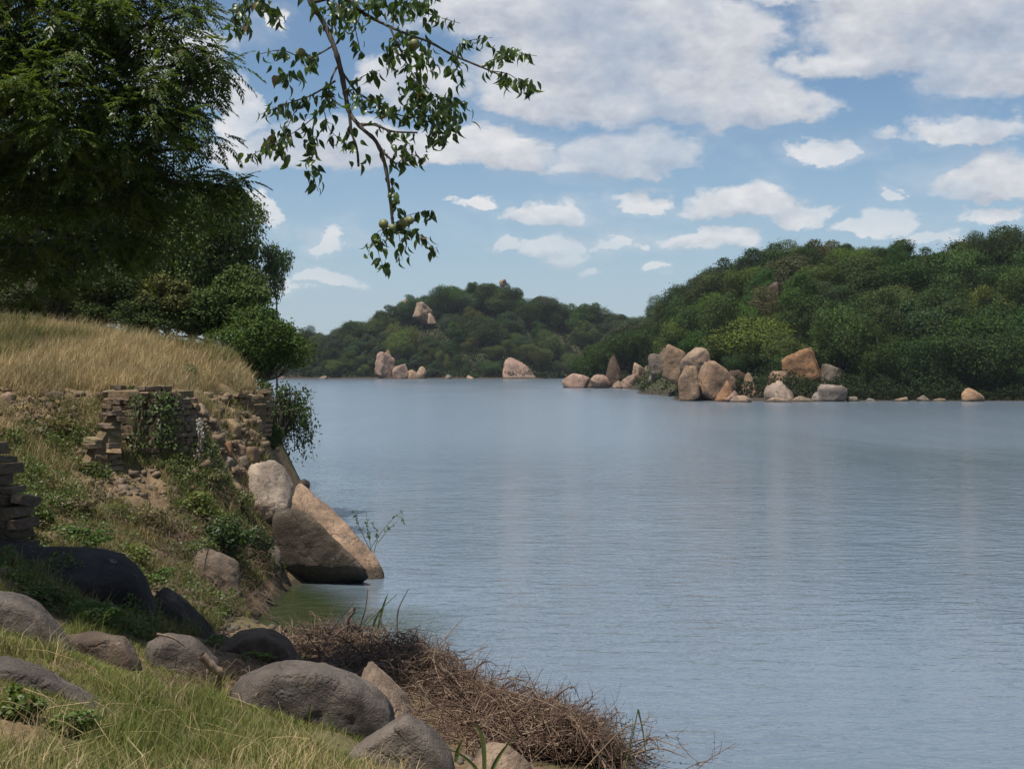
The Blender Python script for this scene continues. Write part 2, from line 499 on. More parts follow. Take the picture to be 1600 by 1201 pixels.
ctrl = [tuple(PX(*c)) for c in [
    (0, 1201, 8.0), (250, 1201, 8.8), (500, 1201, 10.6), (700, 1205, 12.2), (0, 1100, 9.2), (200, 1100, 10.3), (350, 1110, 11.5),
    (600, 1150, 13.2), (0, 1000, 11.0), (100, 1020, 11.9), (200, 1050, 12.8), (300, 1085, 13.0), (450, 1045, 17.0), (350, 1040, 15.5),
    (100, 975, 14.5), (200, 990, 15.6), (300, 1000, 17.2), (0, 880, 16.0), (120, 910, 17.0), (250, 965, 18.3), (400, 1000, 19.0),
    (100, 855, 19.0), (200, 875, 20.5), (300, 905, 21.6), (370, 950, 22.6), (0, 845, 18.2), (-150, 840, 18.2),
    (60, 770, 22.5), (130, 765, 23.3), (200, 768, 24.0), (300, 775, 24.9), (380, 830, 25.6), (420, 890, 26.0), (340, 870, 23.8),
    (170, 745, 24.6), (240, 752, 24.7), (305, 752, 25.4), (350, 760, 26.6),
    (0, 680, 23.8), (80, 700, 24.6), (0, 600, 25.6), (80, 615, 26.0), (150, 612, 26.6), (230, 606, 26.9), (285, 610, 27.2), (330, 650, 27.4), (370, 690, 27.8),
    (0, 560, 28.0), (120, 565, 28.2), (220, 575, 28.6), (310, 592, 28.8), (385, 604, 29.3), (408, 690, 28.8), (418, 720, 28.4),
    (0, 512, 31.5), (100, 524, 31.5), (200, 538, 31.5), (300, 552, 31.5), (385, 584, 31.0),
    (150, 655, 25.7), (118, 640, 25.8), (325, 680, 26.3), (322, 625, 27.0), (450, 800, 28.6), (-300, 500, 31), (-300, 560, 27),
]]
ctrl += [(-4.4, 26.6, 0.05), (-3.4, 27.6, -0.2), (-2.6, 28.6, -0.9), (-1.5, 26, -1.3), (-4.6, 23.3, 0.0), (-3.9, 22.2, -0.35), (-3.7, 25, -0.8), (-3.75, 21.2, 0.05), (-2.9, 20.8, 0.0),
         (-2.6, 19.4, 0.12), (-1.6, 17.9, 0.22), (-0.9, 16.6, 0.22), (0.1, 15.4, 0.15), (0.9, 14.6, 0.06), (1.35, 13.9, 0.0),
         (-1.6, 15.0, 0.55), (-0.7, 13.8, 0.42), (0.3, 13.2, 0.25), (1.3, 12.6, 0.1), (0.2, 11.6, 0.75), (1.8, 10, 0.4), (2.8, 8, 0.3),
         (-1.8, 20.6, -0.5), (-0.5, 18.6, -0.6), (0.8, 16.6, -0.6), (2.2, 14.8, -0.6), (3.4, 12, -0.6), (4.5, 8, -0.5), (6, 4, -0.4),
         (0, 25, -2.2), (4, 20, -2.2), (8, 12, -2.2), (9, 2, -1.6), (9, 40, -3), (9, 70, -3), (3, 35, -2.6), (0, 60, -3),
         (0, 6, 2.1), (0, 2, 2.7), (0, -1, 2.85), (-4, 0, 3.0), (4, 0, 1.4), (-5, 5, 2.6), (-9, 6, 3.0), (-14, 6, 3.6), (-20, 8, 4.2), (0, -12, 3.4), (-15, -12, 4.2), (9, -12, 0.2),
         (-9, 11, 2.6), (-9, 15, 2.5), (-13, 16, 3.0), (-20, 18, 4.4), (-24, 30, 6),
         (-5.4, 30.4, 2.2), (-4.6, 30.2, 0.2), (-4.9, 29.4, 0.5), (-3.9, 30.5, -0.8), (-5.9, 33, 1.9), (-5.0, 33.5, 0.0), (-4.2, 33.5, -1.0), (-6.4, 32, 3.9),
         (-8, 36, 4.1), (-6.3, 36.5, 1.6), (-5.4, 37, -0.3), (-12, 38, 5.0), (-16, 36, 5.6), (-9, 42, 3.2), (-7.2, 42, 0.2), (-6, 43, -1.0),
         (-16, 46, 4), (-12, 50, 2), (-10.5, 50, -0.2), (-9, 50, -1.5), (-20, 58, 2.5), (-15.5, 60, -0.2), (-13, 60, -1.6), (-24, 70, 2.5), (-19, 70, -0.2), (-16, 70, -2)]
xs = np.concatenate([np.arange(-46, -22, 1.0), np.arange(-22, 3, 0.14), np.arange(3, 12.01, 0.5)])
ys = np.concatenate([np.arange(-24, 5, 0.8), np.arange(5, 38, 0.14), np.arange(38, 72.1, 0.6)])
XX, YY = np.meshgrid(xs, ys)
Zg = smooth_grid(rbf(ctrl, 0.05)(XX, YY), 3)
near = np.clip((Zg + 0.1) / 0.6, 0.15, 1)
rough_ = np.clip((YY - 16) / 3, 0, 1) * np.clip((30 - YY) / 2, 0, 1) * np.clip((Zg - .4) / .6, 0, 1) * np.clip((4.3 - Zg) / .5, 0, 1)
Zg = Zg + rough_ * (0.20 * fbm2(XX, YY, 0.75, 3, 11.0) + 0.16 * fbm2(XX, YY, 2.0, 3, 15.0))
Zg = Zg + near * (0.10 * fbm2(XX, YY, 0.9, 4, 1.0) + 0.05 * fbm2(XX, YY, 3.2, 3, 5.0))
bank = Grid(xs, ys, Zg)
o = mobj("bank_ground", bank.mesh("bank_ground", M_GROUND))
tag(o, "dry earthen lake bank rising towards the ruined walls", kind='structure')

# far hills --------------------------------------------------------
hc = []
def P3(u, d, z):
    hc.append(((u - 800) / FPX * d, d, z))
for u in (1075, 1130, 1200, 1330, 1450, 1600, 1750, 2000):
    P3(u, 165, 0.1); P3(u, 150, -4); P3(u, 130, -6)
for u in (1110, 1200, 1330, 1450, 1600, 1750, 2000):
    P3(u, 176, 2.6)
    P3(u, 200, 11.5)
for u, z in ((1090, 15), (1140, 19.5), (1200, 22.5), (1300, 23), (1400, 22), (1480, 22.5), (1560, 25), (1700, 26), (2000, 24)):
    P3(u, 232, z)
for u, z in ((1060, 10), (1100, 15), (1200, 20), (1400, 20), (1600, 23), (2000, 20)):
    P3(u, 275, z)
P3(1055, 200, 0.6); P3(1045, 185, -2); P3(1040, 222, 2.2); P3(1062, 228, 10); P3(1020, 250, 3.0); P3(1000, 259, 0.3); P3(950, 262, 0.2); P3(890, 268, 0.1); P3(870, 268, -2.5); P3(950, 245, -2.5); P3(1010, 235, -2.5)
P3(1040, 262, 7); P3(980, 275, 1.5); P3(920, 285, -1.5); P3(960, 300, -0.5); P3(860, 320, -5); P3(700, 250, -6); P3(400, 250, -6); P3(800, 180, -6)
for u in (200, 300, 430, 500, 560, 620, 700, 780, 850):
    P3(u, 451, 0.0); P3(u, 430, -4); P3(u, 380, -6); P3(u, 463, 3.0)
for u, d, z in ((880, 470, -2), (900, 490, 0.2), (950, 480, 0.2), (1000, 440, 0.2), (1050, 400, 0.2), (900, 450, -4), (960, 420, -4), (1000, 380, -3), (1040, 340, -1)):
    P3(u, d, z)
for u, z in ((100, 6), (300, 6), (430, 8), (500, 12), (560, 14.5), (610, 19.5), (650, 24), (700, 28.5), (770, 30), (810, 28), (850, 25), (900, 22), (950, 19.5), (1000, 17), (1060, 17), (1200, 15), (1500, 14)):
    P3(u, 520, z)
for u, z in ((500, 6), (560, 8), (620, 11), (680, 14), (760, 15), (840, 12), (900, 9), (960, 7), (1010, 8)):
    P3(u, 490, z)
for u, z in ((0, 5), (300, 5), (500, 9), (800, 20), (1000, 14), (1300, 14), (1700, 14)):
    P3(u, 620, z)
for u in (-800, 0, 400, 800, 1200, 1700, 2400):
    P3(u, 900, 4.0)
P3(-600, 451, 0.0); P3(-600, 520, 5); P3(2600, 300, 16); P3(2600, 165, 0.5)
hxs = np.concatenate([np.arange(-900, -170, 20.0), np.arange(-170, 330, 2.5), np.arange(330, 1000, 20.0)])
hys = np.concatenate([np.arange(120, 300, 2.5), np.arange(300, 420, 6.0), np.arange(420, 560, 3.0), np.arange(560, 960, 20.0)])
HX, HY = np.meshgrid(hxs, hys)
Zh = smooth_grid(rbf(hc, 0.5)(HX, HY), 2)
Zh = Zh + np.clip((Zh + 0.5) / 4, 0.0, 1) * (0.9 * fbm2(HX, HY, 0.06, 4, 2.0))
hill = Grid(hxs, hys, Zh)
o = mobj("hill_terrain", hill.mesh("hill_terrain", M_HILL))
tag(o, "wooded rocky hills on the far shores of the lake", kind='structure')

# lake -------------------------------------------------------------
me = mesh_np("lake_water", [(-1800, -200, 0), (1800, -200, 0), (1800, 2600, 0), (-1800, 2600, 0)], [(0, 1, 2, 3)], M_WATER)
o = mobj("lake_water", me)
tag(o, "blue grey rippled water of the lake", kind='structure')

# ------------------------------------------------------------------ generators
def ico(sub):
    bm = bmesh.new(); bmesh.ops.create_icosphere(bm, subdivisions=sub, radius=1.0)
    bm.verts.ensure_lookup_table()
    V = np.array([v.co[:] for v in bm.verts]); F = np.array([[v.index for v in f.verts] for f in bm.faces])
    bm.free(); return V, F
ICO = {s: ico(s) for s in (3, 4, 5)}

def hull_planes(P):
    bm = bmesh.new()
    for p in P: bm.verts.new(tuple(float(c) for c in p))
    bmesh.ops.convex_hull(bm, input=bm.verts)
    bm.normal_update()
    c = P.mean(0)
    out_ = []
    for f in bm.faces:
        n = np.array(f.normal[:]); d = float(np.dot(n, np.array(f.calc_center_median()[:]) - c))
        if np.linalg.norm(n) < 0.5: continue
        if d < 0: n, d = -n, -d
        if d > 1e-4: out_.append((n, d))
    bm.free()
    return c, out_

def hull_rock(P, sub=4, k=14.0, amp=0.04, freq=1.6, seed=0, ridged=0.0):
    """rounded rock: icosphere pushed out to the convex hull of P, corners softened, then weathered"""
    P = np.asarray(P, float)
    c, pl_ = hull_planes(P)
    D, F = ICO[sub]
    inv = np.zeros(len(D))
    for n, d in pl_:
        q = np.maximum(D @ n, 1e-6) / d
        inv += q ** k
    r = inv ** (-1.0 / k)
    V = D * r[:, None]
    size = np.ptp(P, axis=0).mean()
    w = V / size
    nz = fbm(w * freq * 2 + seed * 7.1, 5, 0.55)
    nz = nz + ridged * (0.3 - np.abs(fbm(w * freq * 1.4 + seed * 3.7 + 40, 3)))
    V = V + D * (nz * amp * size)[:, None]
    return V + c, F

def rock(name, P, color, label, cat="boulder", mat=None, group=None, parent=None, **kw):
    V, F = hull_rock(P, **kw)
    lo, hi_ = P.min(0), P.max(0); a, b = V.min(0), V.max(0)
    V = lo + (V - a) / (b - a) * (hi_ - lo)
    base = np.array([V[:, 0].mean(), V[:, 1].mean(), V[:, 2].min()])
    me = mesh_np(name, V - base, F, mat or M_ROCK, True)
    o = mobj(name, me, parent, base, color)
    if parent is None: tag(o, label, cat, group)
    return o

def shape_pts(kind, rs):
    """hull points in a unit box: x,y in [-1,1], z in [0,1]"""
    if kind == 'block':
        P = []
        for sx_ in (-1, 1):
            for sy in (-1, 1):
                for z in (0, 1):
                    f = rs.uniform(0.72, 1.0, 2) if z else rs.uniform(0.9, 1.0, 2)
                    P.append((sx_ * f[0], sy * f[1], z * rs.uniform(0.78, 1.0)))
        P.append((rs.uniform(-.4, .4), rs.uniform(-.4, .4), 1.0))
    elif kind == 'point':
        P = [(math.cos(a) * rs.uniform(.85, 1), math.sin(a), 0) for a in np.linspace(0, 6.28, 7)[:-1]]
        P += [(math.cos(a) * .8, math.sin(a) * .8, rs.uniform(.3, .5)) for a in np.linspace(0.3, 6.5, 6)[:-1]]
        P += [(rs.uniform(-.25, .25), 0, 1.0), (rs.uniform(-.3, .3), .2, .93)]
    elif kind == 'tri':
        P = [(-1, -.7, 0), (1, -.8, 0), (1, .8, 0), (-1, .8, 0), (.35, -.2, 1), (.5, .3, .95), (.85, -.3, .55), (-.4, -.2, .45)]
    elif kind == 'slab':
        P = [(-1, -.9, 0), (1, -.9, 0), (1, .9, 0), (-1, .9, 0), (-.85, -.4, .85), (-.6, .6, 1.0), (.2, -.4, .6), (.5, .6, .55), (.95, 0, .15)]
    else:  # round
        P = []
        for i in range(17):
            v = rs.normal(size=3); v /= np.linalg.norm(v)
            P.append((v[0], v[1], .42 + .58 * v[2]))
    return np.array(P)

def px_rock(name, u0, u1, v0, v1, d, kind, color, label, depth=None, rot=0.0, seed=1, mat=None, cat="boulder", sub=4, k=16, amp=0.035, sink=0.0, group=None, freq=1.6, mirror=False, ridged=0.1, tilt=0.0):
    rs = np.random.default_rng(seed)
    P = shape_pts(kind, rs)
    if mirror: P[:, 0] *= -1
    if tilt:
        P[:, 2] *= 1.4
        P = np.stack([P[:, 0] * math.cos(tilt) - P[:, 2] * math.sin(tilt), P[:, 1], P[:, 0] * math.sin(tilt) + P[:, 2] * math.cos(tilt)], 1)
    c, s = math.cos(rot), math.sin(rot)
    q = P.copy(); q[:, 0] = P[:, 0] * c - P[:, 1] * s; q[:, 1] = P[:, 0] * s + P[:, 1] * c
    q[:, 0] = (q[:, 0] - q[:, 0].min()) / np.ptp(q[:, 0])
    q[:, 1] = (q[:, 1] - q[:, 1].min()) / np.ptp(q[:, 1]) - 0.5
    q[:, 2] = (q[:, 2] - q[:, 2].min()) / np.ptp(q[:, 2])
    a = PX(u0, v1, d); b = PX(u1, v0, d)
    w = b[0] - a[0]; h = b[2] - a[2]
    if depth is None: depth = max(w * 0.85, 0.3 * h)
    V = np.stack([a[0] + q[:, 0] * w, d + depth * 0.25 + q[:, 1] * depth, a[2] - sink + q[:, 2] * (h + sink)], 1)
    return rock(name, V, color, label, cat, mat, group, sub=sub, k=k, amp=amp, seed=seed, freq=freq, ridged=ridged)

def tube(pts, r0, r1, sides=6, jitter=0.0, rs=None):
    """tapered tube along pts -> V, F(quads)"""
    pts = np.asarray(pts, float); n = len(pts)
    T = np.gradient(pts, axis=0); T /= np.linalg.norm(T, axis=1)[:, None] + 1e-9
    ref = np.array([0.31, 0.2, 0.93]) if abs(T[0][2]) < 0.9 else np.array([1.0, 0.1, 0])
    A = np.cross(T, ref); A /= np.linalg.norm(A, axis=1)[:, None] + 1e-9
    B = np.cross(T, A)
    rr = np.linspace(r0, r1, n) if np.ndim(r0) == 0 else np.asarray(r0)
    th = np.arange(sides) / sides * 2 * math.pi
    V = pts[:, None] + rr[:, None, None] * (np.cos(th)[None, :, None] * A[:, None] + np.sin(th)[None, :, None] * B[:, None])
    V = V.reshape(-1, 3)
    F = []
    for i in range(n - 1):
        for j in range(sides):
            a = i * sides + j; b = i * sides + (j + 1) % sides
            F.append((a, b, b + sides, a + sides))
    return V, np.array(F)

def join(parts):
    Vs, Fs, off = [], [], 0
    for V, F in parts:
        Vs.append(V); Fs.append(F + off); off += len(V)
    return np.concatenate(Vs), np.concatenate(Fs)

def spline(pts, n=6):
    """Catmull-Rom through pts"""
    P = np.asarray(pts, float)
    Q = np.concatenate([[2 * P[0] - P[1]], P, [2 * P[-1] - P[-2]]])
    out_ = []
    for i in range(len(P) - 1):
        p0_, p1_, p2_, p3_ = Q[i:i + 4]
        for t in np.linspace(0, 1, n, endpoint=False):
            out_.append(0.5 * ((2 * p1_) + (-p0_ + p2_) * t + (2 * p0_ - 5 * p1_ + 4 * p2_ - p3_) * t * t + (-p0_ + 3 * p1_ - 3 * p2_ + p3_) * t ** 3))
    out_.append(P[-1])
    return np.array(out_)

def unit(v):
    return v / (np.linalg.norm(v, axis=-1, keepdims=True) + 1e-9)

def leaves(P, D, N, L, Wd, fold=0.12, wide=0.42):
    """diamond leaves: base P, axis D, normal N"""
    D = unit(D); S = unit(np.cross(D, N)); N = unit(np.cross(S, D))
    L = np.broadcast_to(L, (len(P),))[:, None]; Wd = np.broadcast_to(Wd, (len(P),))[:, None]
    m = P + D * L * wide + N * Wd * fold
    V = np.stack([P, m + S * Wd * .5, P + D * L - N * L * 0.08, m - S * Wd * .5], 1).reshape(-1, 3)
    F = np.arange(len(P) * 4).reshape(-1, 4)
    return V, F

def crown(rs, nblob, nleaf, L, flat=1.0, blob_r=(0.16, 0.46), bottom=-0.75, spread=0.74):
    """leaves on a bunch of overlapping clumps; overall about a unit ball"""
    C = []
    while len(C) < nblob:
        v = rs.normal(size=3); v /= np.linalg.norm(v)
        v = v * rs.uniform(0.25, 1.0) ** 0.7 * spread * rs.uniform(0.8, 1.15)
        v[2] *= flat
        if v[2] < bottom * spread: continue
        C.append(v)
    C = np.array(C); R = rs.uniform(*blob_r, size=nblob)
    idx = rs.choice(nblob, nleaf, p=R ** 2 / (R ** 2).sum())
    v = unit(rs.normal(size=(nleaf, 3)))
    v[:, 2] = np.where((v[:, 2] < -0.2) & (rs.random(nleaf) < 0.25), -v[:, 2], v[:, 2])
    rad = 1.02 - 0.5 * rs.random(nleaf) ** 1.6 + 0.35 * rs.random(nleaf) ** 7
    sc_ = np.array([1, 1, 0.82])
    lump = 1 + 0.42 * fbm(v * 2.4 + idx[:, None] * 3.3, 3)
    P = C[idx] + v * (R[idx] * rad * lump)[:, None] * sc_
    # drop leaves deep inside another clump
    dd = np.linalg.norm((P[:, None] - C[None]) / R[None, :, None], axis=2)
    dd[np.arange(nleaf), idx] = 9
    keep = dd.min(1) > 0.5
    P, v = P[keep], v[keep]
    n = len(P)
    Nn = unit(v * 1.25 + rs.normal(size=(n, 3)) * 0.5 + np.array([0, 0, 0.15]))
    Dd = unit(rs.normal(size=(n, 3)) + v * 0.15 + np.array([0, 0, -0.45]))
    Ls = L * rs.uniform(0.65, 1.35, n)
    return leaves(P - Dd * Ls[:, None] * 0.5, Dd, Nn, Ls, Ls * rs.uniform(0.5, 0.8, n)), C, R

def limbs(rs, C, R, root=(0, 0, -1.9), r0=0.075, fork=-0.75, sides=5):
    """trunk and limbs reaching into the clumps"""
    root = np.array(root, float)
    f = np.array([root[0] * 0.3 + rs.uniform(-.1, .1), root[1] * 0.3 + rs.uniform(-.1, .1), fork])
    parts = [tube(spline([root, (root + f) / 2 + rs.normal(size=3) * .05, f], 4), r0, r0 * .72, sides + 2)]
    for c, r in zip(C, R):
        m = f * .45 + c * .55 + rs.normal(size=3) * 0.07 + np.array([0, 0, -0.05])
        parts.append(tube(spline([f, m, c + np.array([0, 0, r * .3])], 4), r0 * .5, r0 * .1, sides))
    return join(parts)

ORD = "first second third fourth fifth sixth seventh eighth ninth tenth eleventh twelfth thirteenth fourteenth fifteenth sixteenth seventeenth eighteenth nineteenth twentieth".split()
def ordinal(i):
    if i < 20: return ORD[i]
    tens = {2: 'twenty', 3: 'thirty', 4: 'forty', 5: 'fifty', 6: 'sixty', 7: 'seventy', 8: 'eighty', 9: 'ninety'}
    k = i + 1
    if k % 10 == 0: return {20: 'twentieth', 30: 'thirtieth', 40: 'fortieth', 50: 'fiftieth', 60: 'sixtieth', 70: 'seventieth', 80: 'eightieth', 90: 'ninetieth'}[k]
    return tens[k // 10] + '-' + ORD[k % 10 - 1]

# ------------------------------------------------------------------ far trees
CROWNS = []
for i, (nb, flat, nl, L, spread) in enumerate([(16, .8, 30000, .043, .72), (26, .85, 30000, .042, .74), (16, 1.0, 29000, .044, .7), (28, .75, 30000, .042, .78), (16, .95, 20000, .042, .78), (20, .8, 29000, .045, .74), (26, 1.0, 30000, .043, .74)]):
    rs = np.random.default_rng(100 + i)
    (V, F), C, R = crown(rs, nb, nl, L, flat, spread=spread)
    cm = mesh_np("crown", V, F, M_CROWN)
    tv, tf = limbs(rs, C, R, r0=0.06 if i != 4 else 0.05)
    tm = mesh_np("trunk", tv, tf, M_BARKFAR, True)
    CROWNS.append((cm, tm))
rs = np.random.default_rng(150)
(V, F), C, R = crown(rs, 14, 1500, .05, .9, spread=.85)
bm_, tm_ = mesh_np("crown", V, F, M_CROWN), None
tv, tf = limbs(rs, C, R, r0=.05)
SPARSE = (bm_, mesh_np("trunk", tv, tf, M_BARKFAR, True))
TONES = {
    'D': ((0.036, 0.060, 0.018), "dark green"), 'M': ((0.060, 0.088, 0.026), "mid green"), 'O': ((0.078, 0.094, 0.028), "olive green"),
    'B': ((0.054, 0.078, 0.038), "grey green"), 'L': ((0.085, 0.112, 0.026), "yellow green"), 'R': ((0.074, 0.080, 0.036), "brownish green"),
    'G': ((0.058, 0.100, 0.024), "bright green"),
}
FORMS = ["round", "billowing", "compact", "flat topped", "loose", "spreading", "bushy", "nearly bare"]
tree_log = {}
SKY_U = [400, 500, 560, 600, 640, 700, 790, 850, 900, 950, 975, 1028, 1036, 1060, 1100, 1150, 1200, 1300, 1370, 1400, 1480, 1540, 1600, 1700]
SKY_V = [530, 508, 496, 480, 460, 438, 440, 456, 470, 476, 490, 484, 448, 440, 418, 398, 370, 374, 374, 380, 386, 354, 356, 356]
def far_tree(u, v, w, h, tone, hillname, row, d=None, var=None):
    rs = np.random.default_rng(int(u * 7 + v * 13))
    if var is None: var = int(rs.integers(0, len(CROWNS)))
    if d is None:
        d0 = 150 if hillname == 'near' else 440
        ds = np.arange(d0, d0 + 140, 1.0)
        pts = np.array([PX(u, v, q) for q in ds])
        zt = hill(pts[:, 0], pts[:, 1])
        ok = np.nonzero((pts[:, 2] <= zt + 0.42 * h * ds / FPX) & (zt > 0.2))[0]
        d = float(ds[ok[0]]) if len(ok) else float(ds[-1])
    c = PX(u, v, d)
    u += rs.uniform(-9, 9); v += rs.uniform(-7, 7)
    c = PX(u, v, d)
    f_ = rs.uniform(1.25, 1.65) if hillname == 'near' else rs.uniform(1.05, 1.4)
    sxw = w * d / FPX / 2 * f_; szh = h * d / FPX / 2 * f_ * 1.05
    lim = np.interp(u, SKY_U, SKY_V) - rs.uniform(-3, 5); vt = v - szh * FPX / d
    if vt < lim:
        v += lim - vt; c = PX(u, v, d)
    gz = float(hill(c[0], c[1]))
    root = empty("tree", (c[0], c[1], gz - 0.3))
    col, cname = TONES[tone]
    j = rs.uniform(0.85, 1.15, 3); col = tuple(np.array(col) * j * rs.uniform(0.88, 1.12))
    cm, tm = CROWNS[var] if var < 7 else SPARSE
    co = mobj("crown", cm, root, (0, 0, c[2] - gz + 0.3), col)
    co.scale = (sxw, sxw * rs.uniform(.85, 1.1), szh)
    a = rs.uniform(0, 6.28)
    tilt = (rs.normal() * .16, rs.normal() * .16)
    co.rotation_euler = (*tilt, a)
    to = mobj("trunk", tm, root, (0, 0, c[2] - gz + 0.3))
    to.scale = (sxw, co.scale[1], szh); to.rotation_euler = (0, 0, a)
    tree_log.setdefault((hillname, row), []).append((u, root, cname, FORMS[var]))
    return root

NEAR = {
 'ridge': [(1056, 476, 54, 60, 'M'), (1060, 512, 50, 60, 'D'), (1078, 448, 66, 56, 'D'), (1116, 430, 70, 56, 'B'), (1152, 415, 76, 56, 'D'), (1200, 395, 84, 60, 'D'), (1245, 390, 70, 52, 'O'), (1284, 392, 78, 56, 'O'), (1325, 396, 60, 46, 'L'), (1368, 390, 62, 46, 'B'), (1412, 402, 60, 44, 'D'), (1456, 400, 72, 48, 'D'), (1500, 396, 76, 56, 'M'), (1546, 378, 86, 60, 'D'), (1590, 384, 80, 66, 'D'), (1640, 390, 90, 70, 'D')],
 'upper': [(1066, 505, 60, 60, 'M'), (1120, 470, 90, 66, 'B'), (1172, 446, 80, 62, 'O'), (1196, 432, 60, 46, 'L'), (1240, 432, 88, 60, 'R'), (1290, 440, 86, 60, 'L'), (1340, 436, 84, 62, 'O'), (1384, 444, 90, 62, 'D'), (1436, 440, 92, 66, 'D'), (1492, 440, 90, 66, 'M'), (1548, 436, 96, 72, 'D'), (1604, 440, 96, 80, 'D')],
 'middle': [(1092, 512, 80, 70, 'G'), (1136, 494, 90, 74, 'G'), (1212, 486, 70, 52, 'R'), (1262, 462, 66, 52, 'B'), (1300, 468, 64, 52, 'B'), (1352, 484, 92, 74, 'D'), (1410, 486, 96, 76, 'M'), (1468, 492, 92, 66, 'D'), (1526, 488, 96, 70, 'O'), (1586, 492, 96, 70, 'D')],
 'lower': [(1178, 538, 100, 76, 'L'), (1228, 510, 72, 56, 'G'), (1236, 548, 84, 70, 'O'), (1284, 522, 80, 84, 'D'), (1322, 526, 86, 110, 'D'), (1372, 528, 92, 104, 'D'), (1438, 532, 110, 96, 'B'), (1500, 536, 116, 100, 'D'), (1564, 532, 116, 104, 'D'), (1624, 536, 110, 110, 'D'), (1110, 548, 60, 40, 'D')],
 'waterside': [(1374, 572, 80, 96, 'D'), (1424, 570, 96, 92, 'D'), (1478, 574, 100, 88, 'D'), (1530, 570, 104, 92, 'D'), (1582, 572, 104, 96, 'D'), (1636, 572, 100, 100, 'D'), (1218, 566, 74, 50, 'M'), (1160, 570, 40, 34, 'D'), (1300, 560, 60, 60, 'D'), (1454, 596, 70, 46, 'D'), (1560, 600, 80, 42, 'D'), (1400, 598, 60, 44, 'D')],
 'spit': [(986, 552, 74, 72, 'D'), (1014, 512, 56, 52, 'B'), (944, 556, 70, 62, 'D'), (1046, 500, 40, 40, 'R'), (968, 520, 52, 56, 'B'), (1034, 486, 44, 40, 'B')],
}
for row, L_ in NEAR.items():
    for t in L_:
        kw = {}
        if row == 'spit': kw['d'] = 268 + (600 - t[1]) * 0.22
        if row == 'waterside': kw['d'] = 173.0 if t[0] > 1330 else 180.0
        far_tree(*t, 'near', row, **kw)

for t in [(560, 500, 70, 44, 'D'), (590, 490, 64, 46, 'M'), (616, 478, 60, 44, 'D'), (646, 466, 64, 46, 'B'), (674, 458, 62, 46, 'D'), (702, 450, 64, 46, 'M'), (736, 452, 62, 44, 'D'), (768, 450, 62, 44, 'M'), (800, 453, 62, 44, 'D'), (832, 461, 62, 44, 'B'), (862, 470, 60, 44, 'D'), (892, 480, 60, 44, 'M'), (920, 488, 58, 42, 'D'), (946, 488, 58, 44, 'B'), (988, 496, 54, 40, 'D'), (1016, 496, 54, 40, 'D')]:
    far_tree(*t, 'island', 'crest', d=512.0)
far_tree(1428, 382, 54, 44, 'R', 'near', 'ridge', d=236.0, var=7)
# smaller trees between them
def over_skyline(x, y, ztop):
    uu, vv = UV(np.array([[x, y, ztop]]))
    return vv[0] < np.interp(uu[0], SKY_U, SKY_V) - 2
rs_f = np.random.default_rng(78); taken = []
for _ in range(1500):
    y = rs_f.uniform(169, 246); u = rs_f.uniform(1050, 1660); x = (u - 800) / FPX * y; z = float(hill(x, y))
    if z < 1.2: continue
    size = rs_f.uniform(4.0, 9.5)
    if any((x - a) ** 2 + (y - b) ** 2 < (0.5 * (size + c_)) ** 2 for a, b, c_ in taken): continue
    uu, vv = UV(np.array([[x, y, z + size * 0.55]]))
    if uu[0] < 1330 and vv[0] > 540: continue
    if over_skyline(x, y, z + size * 1.12) or len(taken) >= 30: continue
    taken.append((x, y, size))
    row = 'lower' if z < 7 else ('middle' if z < 13 else ('upper' if z < 19 else 'ridge'))
    far_tree(float(uu[0]), float(vv[0]), size * FPX / y * rs_f.uniform(.75, 1.05), size * FPX / y * rs_f.uniform(.85, 1.2), rs_f.choice(list('DDDMMBOG')), 'near', row, d=y)
# the wood on the far island: crowns packed by size over the slope
rs = np.random.default_rng(77)
cand = []
acc = []
for _ in range(9000):
    y = rs.uniform(453, 524); u = rs.uniform(425, 1060)
    x = (u - 800) / FPX * y
    z = float(hill(x, y))
    if z < 0.6: continue
    size = rs.uniform(6.5, 14.0) * (1.0 if y > 462 else 0.7)
    if z < 4: size *= 0.7
    uu, vv = UV(np.array([[x, y, z + size * 0.45]]))
    # keep the outcrops of bare rock clear
    if any(abs(uu[0] - a) < hw and abs(vv[0] - b) < hh for a, b, hw, hh in ((648, 492, 46, 34), (600, 575, 20, 20), (640, 584, 30, 10), (812, 578, 34, 16))): continue
    if len(acc) > 60 and size > 9: size *= .8
    if any((x - a) ** 2 + (y - b) ** 2 < (0.39 * (size + s)) ** 2 for a, b, s in acc): continue
    if over_skyline(x, y, z + size * 0.95) or len(acc) >= 138: continue
    acc.append((x, y, size))
    tn = rs.choice(list('DDDDMMBBO'), 1)[0]
    if 612 < uu[0] < 700 and 520 < vv[0] < 545 and rs.random() < .4: tn = 'L'
    row = 'shore' if z < 4 else ('lowslope' if z < 10 else ('slope' if z < 17 else 'crest'))
    far_tree(float(uu[0]), float(vv[0]), size * FPX / y * rs.uniform(.8, 1.05), size * FPX / y * rs.uniform(.75, 1.1), tn, 'island', row, d=y)
ROWTXT = {('near', 'ridge'): "on the skyline of the boulder-fringed hill", ('near', 'upper'): "just below the skyline of the boulder-fringed hill",
          ('near', 'middle'): "halfway up the boulder-fringed hill", ('near', 'lower'): "low on the boulder-fringed hill",
          ('near', 'waterside'): "at the waterline below the boulder-fringed hill", ('near', 'spit'): "behind the low boulder spit",
          ('island', 'shore'): "along the domed far hill's shore", ('island', 'lowslope'): "low on the domed far hill", ('island', 'slope'): "midway up the domed far hill", ('island', 'crest'): "on top of the domed far hill"}
